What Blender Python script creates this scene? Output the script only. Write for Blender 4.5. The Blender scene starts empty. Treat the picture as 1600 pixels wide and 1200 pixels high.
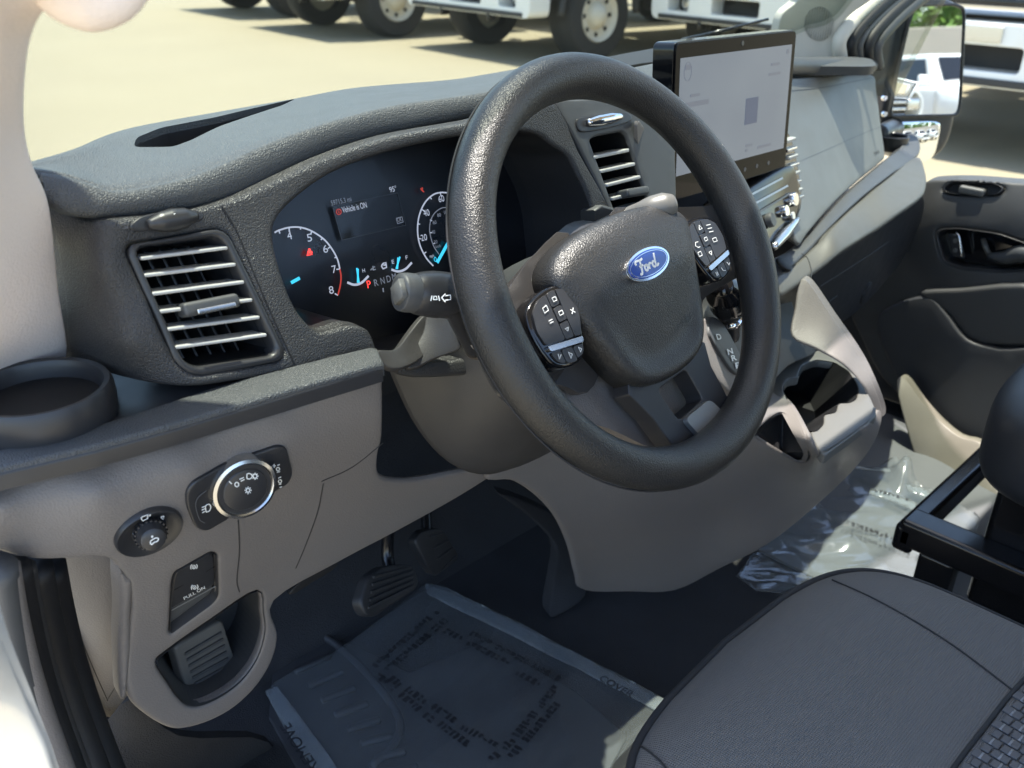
import bpy, bmesh, math, random
import numpy as np
from mathutils import Vector, Matrix
from mathutils.geometry import delaunay_2d_cdt
random.seed(7)
R = math.radians
scene = bpy.context.scene
COL = scene.collection

# ---------------------------------------------------------------- camera
# metres; origin = centre of the steering wheel, x to the passenger side, y forward, z up
FPX = 1430.0                       # focal length in pixels of a 1600 px wide picture
PITCH, YAW, ROLL = R(26.4), R(46.0), R(1.45)
CAM = np.array([-.62, -.453, .262])
_r = np.array([math.cos(YAW), -math.sin(YAW), 0.])
FW = np.array([math.sin(YAW)*math.cos(PITCH), math.cos(YAW)*math.cos(PITCH), -math.sin(PITCH)])
_u = np.cross(_r, FW)
CR = _r*math.cos(ROLL)+_u*math.sin(ROLL)
CU = -_r*math.sin(ROLL)+_u*math.cos(ROLL)
cd = bpy.data.cameras.new('camera')
cd.sensor_width = 36.0
cd.lens = 36.0*FPX/1600.0
cd.clip_start = .02
cd.clip_end = 600
co = bpy.data.objects.new('camera', cd)
COL.objects.link(co)
co.matrix_world = Matrix(((CR[0], CU[0], -FW[0], CAM[0]), (CR[1], CU[1], -FW[1], CAM[1]), (CR[2], CU[2], -FW[2], CAM[2]), (0, 0, 0, 1)))
cd.dof.use_dof = True
cd.dof.focus_distance = .86
cd.dof.aperture_fstop = 9.0
scene.camera = co

# ---------------------------------------------------------------- sky, sun, exposure
SUN = Vector((.08, .12, 1.)).normalized()       # towards the sun, nearly overhead
SUN_EL = math.asin(SUN.z)
w = bpy.data.worlds.new('World')
scene.world = w
w.use_nodes = True
nt = w.node_tree
nt.nodes.clear()
wo = nt.nodes.new('ShaderNodeOutputWorld')
bg = nt.nodes.new('ShaderNodeBackground')
sk = nt.nodes.new('ShaderNodeTexSky')
sk.sky_type = 'NISHITA'
sk.sun_disc = False
sk.sun_elevation = SUN_EL
sk.sun_rotation = math.atan2(SUN.x, SUN.y)
bg.inputs['Strength'].default_value = .15
nt.links.new(sk.outputs[0], bg.inputs[0])
nt.links.new(bg.outputs[0], wo.inputs[0])
sl = bpy.data.lights.new('sun', 'SUN')
sl.energy = 3.6
sl.angle = R(.5)
sl.color = (1., .95, .86)
so = bpy.data.objects.new('sun', sl)
COL.objects.link(so)
so.rotation_euler = SUN.to_track_quat('Z', 'Y').to_euler()
so.location = (3, 3, 9)
scene.view_settings.view_transform = 'Standard'
scene.view_settings.look = 'None'
scene.view_settings.gamma = 1
scene.view_settings.exposure = 1.92
scene.cycles.max_bounces = 6
scene.cycles.transparent_max_bounces = 12

# ---------------------------------------------------------------- placing helpers
def ray(px, py):
    return FW+CR*(px-800)/FPX-CU*(py-600)/FPX

def rays(q):
    return FW[None]+CR[None]*((q[:, 0]-800)/FPX)[:, None]-CU[None]*((q[:, 1]-600)/FPX)[:, None]

def Pmany(S, q):
    q = np.asarray(q, float)
    if isinstance(S, Surf):
        return S.Pm(q)
    if isinstance(S, Plane):
        d = rays(q)
        return CAM+d*(np.dot(S.p-CAM, S.n)/(d@S.n))[:, None]
    if hasattr(S, 'S'):
        return Pmany(S.S, q)+Nmany(S.S, q)*S.h
    return np.array([S.P(*a) for a in q])

def Nmany(S, q):
    q = np.asarray(q, float)
    if isinstance(S, Surf):
        return S.Nm(q)
    if isinstance(S, Plane):
        return np.repeat(S.N(0, 0)[None], len(q), 0)
    if hasattr(S, 'S'):
        return Nmany(S.S, q)
    return np.array([S.N(*a) for a in q])

def at(px, py, ax='y', v=0.):
    d = ray(px, py)
    i = 'xyz'.index(ax)
    return CAM+d*((v-CAM[i])/d[i])

def on_plane(px, py, p, n):
    d = ray(px, py)
    return CAM+d*(np.dot(np.asarray(p)-CAM, n)/np.dot(d, n))

FN = np.array([0, -.94, .342])
FN = FN/np.linalg.norm(FN)
FP0 = np.array([0, .137, 0.])
def F(px, py, off=0.):
    """a point of the reclined dashboard face"""
    return on_plane(px, py, FP0+FN*off, FN)

class Surf:
    """smooth sheet through measured points; every control is (px, py, y) or (px, py, axis, value) or (px, py, point)"""
    def __init__(s, ctrl, smooth=0.):
        P = []
        T = []
        for c in ctrl:
            if len(c) == 2:
                q = F(*c)
            elif len(c) == 4:
                q = at(c[0], c[1], c[2], c[3])
            elif np.ndim(c[2]) == 1:
                q = np.asarray(c[2])
            else:
                q = at(c[0], c[1], 'y', c[2])
            P.append((c[0]/400., c[1]/400.))
            T.append(1./np.dot(q-CAM, FW))
        s.p = np.array(P)
        n = len(P)
        d = np.linalg.norm(s.p[:, None]-s.p[None], axis=2)
        K = np.where(d > 1e-9, d*d*np.log(d+1e-12), 0)+np.eye(n)*smooth
        Q = np.hstack([np.ones((n, 1)), s.p])
        A = np.vstack([np.hstack([K, Q]), np.hstack([Q.T, np.zeros((3, 3))])])
        s.w = np.linalg.lstsq(A, np.concatenate([T, np.zeros(3)]), rcond=None)[0]
    def P(s, px, py):
        q = np.array([px/400., py/400.])
        d = np.linalg.norm(s.p-q, axis=1)
        k = np.where(d > 1e-9, d*d*np.log(d+1e-12), 0)
        it = k@s.w[:len(k)]+s.w[-3]+s.w[-2]*q[0]+s.w[-1]*q[1]
        return CAM+ray(px, py)/it
    def Pm(s, q):
        q = np.asarray(q, float)
        z = q/400.
        d = np.linalg.norm(z[:, None]-s.p[None], axis=2)
        k = np.where(d > 1e-9, d*d*np.log(d+1e-12), 0)
        it = k@s.w[:len(s.p)]+s.w[-3]+z@s.w[-2:]
        return CAM+rays(q)/it[:, None]
    def Nm(s, q, h=3.):
        q = np.asarray(q, float)
        n = np.cross(s.Pm(q+[h, 0])-s.Pm(q-[h, 0]), s.Pm(q-[0, h])-s.Pm(q+[0, h]))
        n = n/np.linalg.norm(n, axis=1)[:, None]
        sg = np.sign(np.sum(n*(CAM-s.Pm(q)), 1))
        return n*sg[:, None]
    def N(s, px, py, h=3.):
        a = s.P(px+h, py)-s.P(px-h, py)
        b = s.P(px, py-h)-s.P(px, py+h)
        n = np.cross(a, b)
        n = n/np.linalg.norm(n)
        return n if np.dot(n, CAM-s.P(px, py)) > 0 else -n
    def U(s, px, py, lift=0.):
        return s.P(px, py)+s.N(px, py)*lift

class Plane:
    def __init__(s, p, n):
        s.p = np.asarray(p, float)
        s.n = np.asarray(n, float)/np.linalg.norm(n)
    def P(s, px, py):
        return on_plane(px, py, s.p, s.n)
    def N(s, px, py, h=0):
        return s.n if np.dot(s.n, CAM-s.p) > 0 else -s.n
    def U(s, px, py, lift=0.):
        return s.P(px, py)+s.N(px, py)*lift

def crom(pts, closed=False, per=6):
    """Catmull-Rom through points of any dimension"""
    p = [np.asarray(q, float) for q in pts]
    n = len(p)
    out = []
    rng = range(n) if closed else range(n-1)
    for i in rng:
        if closed:
            a, b, c, d = p[(i-1) % n], p[i], p[(i+1) % n], p[(i+2) % n]
        else:
            b, c = p[i], p[i+1]
            a = p[i-1] if i else 2*b-c
            d = p[i+2] if i+2 < n else 2*c-b
        for k in range(per):
            t = k/per
            out.append(.5*((2*b)+(c-a)*t+(2*a-5*b+4*c-d)*t*t+(3*b-a-3*c+d)*t**3))
    if not closed:
        out.append(p[-1])
    return out

def rounded(pts, r, seg=5):
    """polygon with its corners rounded; 2-D"""
    n = len(pts)
    out = []
    for i in range(n):
        a, b, c = [np.asarray(pts[(i+k) % n], float) for k in (-1, 0, 1)]
        u, v = a-b, c-b
        lu, lv = np.linalg.norm(u), np.linalg.norm(v)
        rr = min(r, lu*.48, lv*.48)
        p0, p1 = b+u/lu*rr, b+v/lv*rr
        for k in range(seg+1):
            t = k/seg
            out.append((1-t)**2*p0+2*t*(1-t)*b+t*t*p1)
    return out

def resample(pts, step, closed=True):
    out = []
    n = len(pts)
    for i in range(n if closed else n-1):
        a, b = np.asarray(pts[i], float), np.asarray(pts[(i+1) % n], float)
        m = max(1, int(round(np.linalg.norm(b-a)/step)))
        for k in range(m):
            out.append(a+(b-a)*k/m)
    if not closed:
        out.append(np.asarray(pts[-1], float))
    return out

def inside(q, poly):
    x, y = q
    c = False
    n = len(poly)
    for i in range(n):
        x1, y1 = poly[i]
        x2, y2 = poly[(i+1) % n]
        if (y1 > y) != (y2 > y) and x < (x2-x1)*(y-y1)/(y2-y1)+x1:
            c = not c
    return c

def inside_many(q, poly):
    q = np.asarray(q, float)
    p = np.asarray(poly, float)
    r_ = np.roll(p, -1, axis=0)
    x, y = q[:, 0][:, None], q[:, 1][:, None]
    x1, y1, x2, y2 = p[:, 0][None], p[:, 1][None], r_[:, 0][None], r_[:, 1][None]
    dy = np.where(np.abs(y2-y1) < 1e-12, 1e-12, y2-y1)
    c = ((y1 > y) != (y2 > y)) & (x < (x2-x1)*(y-y1)/dy+x1)
    return np.sum(c, 1) % 2 == 1

# ---------------------------------------------------------------- object helpers
def tag(o, label=None, cat=None, group=None, kind=None):
    if label: o['label'] = label
    if cat: o['category'] = cat
    if group: o['group'] = group
    if kind: o['kind'] = kind
    return o

def thing(name, label, cat, loc=(0, 0, 0), group=None, rotz=0.):
    o = bpy.data.objects.new(name, None)
    o.empty_display_size = .05
    COL.objects.link(o)
    o.location = [float(v) for v in loc]
    o.rotation_euler = (0, 0, rotz)
    return tag(o, label, cat, group)

def link(name, me, mat, parent=None, local=False):
    o = bpy.data.objects.new(name, me)
    if mat is not None and len(me.materials) == 0:
        me.materials.append(mat)
    COL.objects.link(o)
    if parent is not None:
        o.parent = parent
        if not local:
            if parent.parent is None:      # parts keep world coordinates
                o.matrix_parent_inverse = Matrix.Translation(-parent.location)
    return o

def mesh(name, V, Fc, mat, parent=None, smooth=True, local=False):
    me = bpy.data.meshes.new(name)
    me.from_pydata([tuple(float(c) for c in v) for v in V], [], [tuple(f) for f in Fc])
    if smooth:
        me.polygons.foreach_set('use_smooth', [True]*len(me.polygons))
    me.update()
    return link(name, me, mat, parent, local)

def fixnormals(o):
    bm = bmesh.new()
    bm.from_mesh(o.data)
    bmesh.ops.recalc_face_normals(bm, faces=bm.faces)
    bm.to_mesh(o.data)
    bm.free()

def bev(o, w, seg=3, ang=35):
    m = o.modifiers.new('bevel', 'BEVEL')
    m.width = w
    m.segments = seg
    m.limit_method = 'ANGLE'
    m.angle_limit = R(ang)
    m.harden_normals = False
    n = o.modifiers.new('normals', 'WEIGHTED_NORMAL')
    n.keep_sharp = True
    return o

def sheet2d(outline, holes=(), step=14., extra=()):
    """triangulated flat region: outline and holes are closed 2-D polygons (already dense)"""
    pts = []
    edges = []
    for poly in [outline]+list(holes):
        b = len(pts)
        pts += [Vector((float(p[0]), float(p[1]))) for p in poly]
        n = len(poly)
        edges += [(b+i, b+(i+1) % n) for i in range(n)]
    arr = np.array([[p.x, p.y] for p in pts])
    o_ = np.array([[p[0], p[1]] for p in outline], float)
    gx, gy = np.meshgrid(np.arange(o_[:, 0].min()+step*.5, o_[:, 0].max(), step), np.arange(o_[:, 1].min()+step*.5, o_[:, 1].max(), step*.87))
    gx = gx+step*.5*(np.arange(gx.shape[0]) % 2)[:, None]
    gq = np.stack([gx.ravel(), gy.ravel()], 1)
    def ok(q):
        if not len(q):
            return np.zeros(0, bool)
        k = inside_many(q, outline)
        for h in holes:
            k &= ~inside_many(q, h)
        return k
    ex = np.array([[a, b] for a, b in extra], float).reshape(-1, 2)
    ex = ex[ok(ex)] if len(ex) else ex
    if len(gq):
        gq = gq[ok(gq)]
        near = np.vstack([arr, ex]) if len(ex) else arr
        if len(gq):
            keepm = np.ones(len(gq), bool)
            for b in range(0, len(gq), 400):
                d = gq[b:b+400][:, None]-near[None]
                keepm[b:b+400] = np.min(np.hypot(d[:, :, 0], d[:, :, 1]), 1) > step*.45
            gq = gq[keepm]
    pts += [Vector((float(a), float(b))) for a, b in ex]+[Vector((float(a), float(b))) for a, b in gq]
    v, e, f, _, _, _ = delaunay_2d_cdt(pts, edges, [], 0, 1e-5)
    va = np.array([[p.x, p.y] for p in v])
    f = [tuple(t) for t in f]
    cen = np.array([va[list(t)].mean(0) for t in f])
    k = ok(cen)
    return [(p[0], p[1]) for p in va], [t for t, g_ in zip(f, k) if g_]

def solid(name, top, tris, back, mat, parent, bevel=0., seg=3, smooth=True):
    """closed solid from a front sheet and per-vertex back points"""
    n = len(top)
    V = list(top)+list(back)
    Fc = [tuple(t) for t in tris]+[(t[2]+n, t[1]+n, t[0]+n) for t in tris]
    cnt = {}
    for t in tris:
        for a, b in ((t[0], t[1]), (t[1], t[2]), (t[2], t[0])):
            cnt[(a, b)] = 1
    for a, b in list(cnt):
        if (b, a) not in cnt:
            Fc.append((b, a, a+n, b+n))
    o = mesh(name, V, Fc, mat, parent, smooth)
    fixnormals(o)
    if bevel:
        bev(o, bevel, seg)
    return o

def seg_dist(q, A, B):
    """distance from points q (n,2) to the nearest of segments A-B, with the index of that segment"""
    AB = B-A
    L2 = np.sum(AB*AB, 1)+1e-12
    d = q[:, None, :]-A[None]
    t = np.clip(np.sum(d*AB[None], 2)/L2[None], 0, 1)
    e = d-t[:, :, None]*AB[None]
    r_ = np.hypot(e[:, :, 0], e[:, :, 1])
    k = np.argmin(r_, 1)
    return r_[np.arange(len(q)), k], k

def patch(name, outline, S, mat, parent, holes=(), thick=.012, dirv=None, bevel=.003, step=14., lift=0., smooth_outline=True, per=4, seg=3, extra=()):
    """a moulded panel: its outline, the sheet it lies on, its thickness into the depth; all rims are rolled over"""
    ol = crom(outline, True, per) if smooth_outline else [np.asarray(p, float) for p in outline]
    ol = resample(ol, max(3., step*.6))
    hs = [resample([np.asarray(p, float) for p in h], max(3., step*.6)) for h in holes]
    polys = [ol]+hs
    outl = [tuple(p) for p in ol]
    hl = [[tuple(p) for p in h] for h in hs]
    A = np.vstack([np.array(p) for p in polys])
    B = np.vstack([np.roll(np.array(p), -1, axis=0) for p in polys])
    ex = list(extra)
    ins = None
    if bevel:
        nv, base = [], 0
        T = B-A
        T = T/(np.linalg.norm(T, axis=1)[:, None]+1e-9)
        mids = (A+B)/2
        nrm = np.stack([-T[:, 1], T[:, 0]], 1)
        probe = mids+nrm*.4
        good = inside_many(probe, outl)
        for h in hl:
            good &= ~inside_many(probe, h)
        nrm[~good] *= -1
        for p in polys:                       # normals at the vertices
            n = len(p)
            q = nrm[base:base+n]
            w_ = q+np.roll(q, 1, axis=0)
            nv.append(w_/(np.linalg.norm(w_, axis=1)[:, None]+1e-9))
            base += n
        nv = np.vstack(nv)
        m_per = np.linalg.norm(Pmany(S, A+nv*2)-Pmany(S, A), axis=1)/2.
        raw = bevel/np.maximum(m_per, 1e-7)
        ins = np.clip(raw, 2.5, 22.)
        bev_ = bevel*np.minimum(1., raw/2.5)
        fs_ = (.10, .32, .62, 1.)
        new = np.vstack([A+nv*(ins*f_)[:, None] for f_ in fs_])
        want = np.concatenate([ins*f_ for f_ in fs_])
        d, _ = seg_dist(new, A, B)
        ex += [tuple(p) for p in new[d > want*.8]]
    v, t = sheet2d(outl, hl, step, ex)
    va = np.array(v)
    drop = np.zeros(len(v))
    if bevel:
        d, k = seg_dist(va, A, B)
        f_ = np.clip(1-d/ins[k], 0, 1)
        drop = bev_[k]*(1-np.sqrt(np.maximum(0, 1-f_*f_)))
    P_, N_ = Pmany(S, va), Nmany(S, va)
    top = P_+N_*(lift-drop)[:, None]
    th = max(thick, bevel*1.3)
    if dirv is None:
        back = P_+N_*(lift-th)
    else:
        back = P_+N_*lift+np.asarray(dirv, float)[None]*th
    o = solid(name, list(top), t, list(back), mat, parent)
    return sharp(o, 50)

def well(name, hole, S, mat, parent, depth=.04, dirv=None, shrink=.9, lift=0., bottom=True, rows=3):
    """liner of an opening: walls going in from the hole and a floor"""
    top = [S.U(x, y, lift) for x, y in hole]
    c = sum(top)/len(top)
    cx, cy = np.mean([h[0] for h in hole]), np.mean([h[1] for h in hole])
    d = np.asarray(dirv, float) if dirv is not None else -S.N(cx, cy)
    n = len(top)
    V = []
    for k in range(rows+1):
        s = 1+(shrink-1)*k/rows
        V += [c+(p-c)*s+d*depth*k/rows for p in top]
    Fc = [(k*n+i, k*n+(i+1) % n, (k+1)*n+(i+1) % n, (k+1)*n+i) for k in range(rows) for i in range(n)]
    if bottom:
        Fc.append(tuple(range(rows*n, rows*n+n)))
    o = mesh(name, V, Fc, mat, parent, False)
    return o

def loft(name, rows, mat, parent, nu=40, sub=5, thick=0., closed=False, caps=False, smooth=True, local=False):
    """skin through rows of 3-D points"""
    rr = []
    for r_ in rows:
        c = crom(r_, closed, 8)
        c = c+[c[0]] if closed else c
        L = np.concatenate([[0], np.cumsum([np.linalg.norm(c[i+1]-c[i]) for i in range(len(c)-1)])])
        tt = np.linspace(0, L[-1], nu+1)
        a = np.array(c)
        rr.append(np.stack([np.interp(tt, L, a[:, k]) for k in range(3)], 1))
    full = crom(rr, False, sub) if len(rr) > 2 and sub > 1 else rr
    m = nu if closed else nu+1
    V = []
    for r_ in full:
        V += list(r_[:m])
    n = len(full)
    Fc = []
    for j in range(n-1):
        for i in range(nu):
            a, b = j*m+i, j*m+(i+1) % m
            Fc.append((a, b, b+m, a+m))
    if caps:
        Fc.append(tuple(range(m)))
        Fc.append(tuple(range((n-1)*m, n*m))[::-1])
    o = mesh(name, V, Fc, mat, parent, smooth, local)
    fixnormals(o)
    if thick:
        s = o.modifiers.new('thick', 'SOLIDIFY')
        s.thickness = thick
        s.offset = 0
    return o

def tube(name, pts, rad, mat, parent=None, seg=12, per=5, local=False, closed=False, smooth_path=True):
    p = crom(pts, closed, per) if smooth_path else [np.asarray(q, float) for q in pts]
    n = len(p)
    if np.ndim(rad) == 0:
        rs = [rad]*n
    else:
        rs = np.interp(np.linspace(0, 1, n), np.linspace(0, 1, len(rad)), rad)
    V = []
    prev = None
    for i in range(n):
        t = p[min(i+1, n-1)]-p[max(i-1, 0)] if not closed else p[(i+1) % n]-p[i-1]
        t = t/np.linalg.norm(t)
        if prev is None:
            a = np.cross(t, (0, 0, 1.))
            if np.linalg.norm(a) < 1e-3:
                a = np.cross(t, (1., 0, 0))
        else:
            a = prev-t*np.dot(prev, t)
        a = a/np.linalg.norm(a)
        prev = a
        b = np.cross(t, a)
        for k in range(seg):
            th = 2*math.pi*k/seg
            V.append(p[i]+(a*math.cos(th)+b*math.sin(th))*rs[i])
    Fc = []
    for i in range(n if closed else n-1):
        for k in range(seg):
            j = (i+1) % n
            Fc.append((i*seg+k, i*seg+(k+1) % seg, j*seg+(k+1) % seg, j*seg+k))
    if not closed:
        Fc.append(tuple(range(seg))[::-1])
        Fc.append(tuple(range((n-1)*seg, n*seg)))
    return mesh(name, V, Fc, mat, parent, True, local)

def lathe(name, prof, c, mat, parent=None, axis=(0, 0, 1), seg=48, local=False, smooth=True, bevel=0., caps=True):
    """prof = [(radius, height)] about an axis through c"""
    ax = np.asarray(axis, float)
    ax = ax/np.linalg.norm(ax)
    a = np.cross(ax, (0, 0, 1.)) if abs(ax[2]) < .9 else np.cross(ax, (1., 0, 0))
    a = a/np.linalg.norm(a)
    b = np.cross(ax, a)
    c = np.asarray(c, float)
    V = []
    for r_, h in prof:
        for k in range(seg):
            th = 2*math.pi*k/seg
            V.append(c+ax*h+(a*math.cos(th)+b*math.sin(th))*r_)
    Fc = []
    for j in range(len(prof)-1):
        for k in range(seg):
            Fc.append((j*seg+k, j*seg+(k+1) % seg, (j+1)*seg+(k+1) % seg, (j+1)*seg+k))
    if caps and prof[0][0] > 1e-6:
        Fc.append(tuple(range(seg))[::-1])
    if caps and prof[-1][0] > 1e-6:
        Fc.append(tuple(range((len(prof)-1)*seg, len(prof)*seg)))
    o = mesh(name, V, Fc, mat, parent, smooth, local)
    bm = bmesh.new()
    bm.from_mesh(o.data)
    bmesh.ops.remove_doubles(bm, verts=bm.verts, dist=1e-6)
    bmesh.ops.recalc_face_normals(bm, faces=bm.faces)
    bm.to_mesh(o.data)
    bm.free()
    if bevel:
        bev(o, bevel, 2, 30)
    else:
        sharp(o)
    return o

def sharp(o, ang=38):
    me = o.data
    try:
        me.set_sharp_from_angle(angle=R(ang))
    except Exception:
        pass
    return o

def block(name, c, ex, ey, ez, s, mat, parent=None, bevel=0., seg=3, local=False):
    """box: centre, three axes, full sizes"""
    c = np.asarray(c, float)
    ex, ey, ez = [np.asarray(q, float)/np.linalg.norm(q) for q in (ex, ey, ez)]
    V = [c+ex*s[0]/2*i+ey*s[1]/2*j+ez*s[2]/2*k for i in (-1, 1) for j in (-1, 1) for k in (-1, 1)]
    Fc = [(0, 1, 3, 2), (4, 6, 7, 5), (0, 4, 5, 1), (2, 3, 7, 6), (0, 2, 6, 4), (1, 5, 7, 3)]
    o = mesh(name, V, Fc, mat, parent, bool(bevel), local)
    fixnormals(o)
    if bevel:
        bev(o, bevel, seg)
    return o

def prism(name, poly, org, ex, ey, depth, mat, parent=None, bevel=0., seg=3, local=False, holes=(), step=None, dome=None):
    """2-D polygon (metres) in the frame org/ex/ey extruded by depth along ex x ey; dome(u, v) lifts the front"""
    org, ex, ey = [np.asarray(q, float) for q in (org, ex, ey)]
    ez = np.cross(ex, ey)
    ez = ez/np.linalg.norm(ez)
    if step is None:
        xs = [p[0] for p in poly]
        ys = [p[1] for p in poly]
        step = max(max(xs)-min(xs), max(ys)-min(ys))*(2. if dome is None and not holes else .06)
    v, t = sheet2d([tuple(p) for p in poly], [[tuple(p) for p in h] for h in holes], step)
    top = [org+ex*x+ey*y+ez*(depth+(dome(x, y) if dome else 0.)) for x, y in v]
    back = [org+ex*x+ey*y for x, y in v]
    n = len(top)
    V = top+back
    Fc = [tuple(q) for q in t]+[(q[2]+n, q[1]+n, q[0]+n) for q in t]
    cnt = set()
    for q in t:
        for a, b in ((q[0], q[1]), (q[1], q[2]), (q[2], q[0])):
            cnt.add((a, b))
    for a, b in list(cnt):
        if (b, a) not in cnt:
            Fc.append((b, a, a+n, b+n))
    o = mesh(name, V, Fc, mat, parent, True, local)
    fixnormals(o)
    if bevel:
        bev(o, bevel, seg)
    else:
        sharp(o)
    return o

def ribbon(name, lines, S, width, mat, parent, lift=.0006, smooth_line=True, closed=False, thick=.0004):
    """printed strokes: thin raised lines following picture points on a sheet; one mesh"""
    V = []
    Fc = []
    for L in lines:
        wd = width
        q = crom(L, closed, 5) if smooth_line and len(L) > 2 else [np.asarray(a, float) for a in L]
        P = [S.U(a[0], a[1], lift) for a in q]
        N = S.N(q[0][0], q[0][1])
        n = len(P)
        b = len(V)
        for i in range(n):
            if closed:
                t = P[(i+1) % n]-P[i-1]
            else:
                t = P[min(i+1, n-1)]-P[max(i-1, 0)]
            t = t/(np.linalg.norm(t)+1e-12)
            s = np.cross(N, t)
            V += [P[i]+s*wd/2, P[i]-s*wd/2, P[i]+s*wd/2-N*thick, P[i]-s*wd/2-N*thick]
        for i in range(n if closed else n-1):
            a, c = b+4*i, b+4*((i+1) % n)
            Fc += [(a, a+1, c+1, c), (a, c, c+2, a+2), (a+1, a+3, c+3, c+1)]
    return mesh(name, V, Fc, mat, parent, False)

def letters(name, txt, S, p0, p1, size, mat, parent, lift=.0006, shear=0., align='LEFT', bold=0., squeeze=True):
    """lettering on a sheet: the base line runs from picture point p0 to p1; size = cap height in metres"""
    cu = bpy.data.curves.new(name, 'FONT')
    cu.body = txt
    cu.size = 1.
    cu.shear = shear
    cu.offset = bold
    tmp = bpy.data.objects.new(name, cu)
    COL.objects.link(tmp)
    dg = bpy.context.evaluated_depsgraph_get()
    me = bpy.data.meshes.new_from_object(tmp.evaluated_get(dg))
    bpy.data.objects.remove(tmp)
    A, B = S.U(p0[0], p0[1], lift), S.U(p1[0], p1[1], lift)
    N = S.N(*p0)
    ex = B-A
    L = np.linalg.norm(ex)
    ex = ex/L
    ey = np.cross(N, ex)
    xs = [v.co.x for v in me.vertices]
    ws = max(xs)-min(xs)
    sx = L/ws if squeeze else size/.7
    sy = size/.7
    x0 = min(xs)
    for v in me.vertices:
        p = A+ex*(v.co.x-x0)*sx+ey*v.co.y*sy
        v.co = Vector(p)
    me.materials.clear()
    return link(name, me, mat, parent)

def disc(name, px, py, S, rad, mat, parent, h=.001, lift=0., seg=24):
    c = S.U(px, py, lift)
    return lathe(name, [(0, h), (rad*.9, h), (rad, h*.7), (rad, -.001)], c, mat, parent, S.N(px, py), seg)

from mathutils.bvhtree import BVHTree
class OnMesh:
    """the visible surface of a built mesh"""
    def __init__(s, o):
        s.b = BVHTree.FromPolygons([v.co[:] for v in o.data.vertices], [tuple(p.vertices) for p in o.data.polygons])
    def hit(s, px, py):
        d = Vector(ray(px, py)).normalized()
        return s.b.ray_cast(Vector(CAM), d)
    def P(s, px, py):
        h = s.hit(px, py)
        return None if h[0] is None else np.array(h[0])
    def N(s, px, py, h=0):
        h = s.hit(px, py)
        if h[1] is None:
            return np.array([0, 0, 1.])
        n = np.array(h[1])
        return n if np.dot(n, CAM-np.array(h[0])) > 0 else -n
    def U(s, px, py, l=0.):
        p = s.P(px, py)
        return None if p is None else p+s.N(px, py)*l
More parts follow.
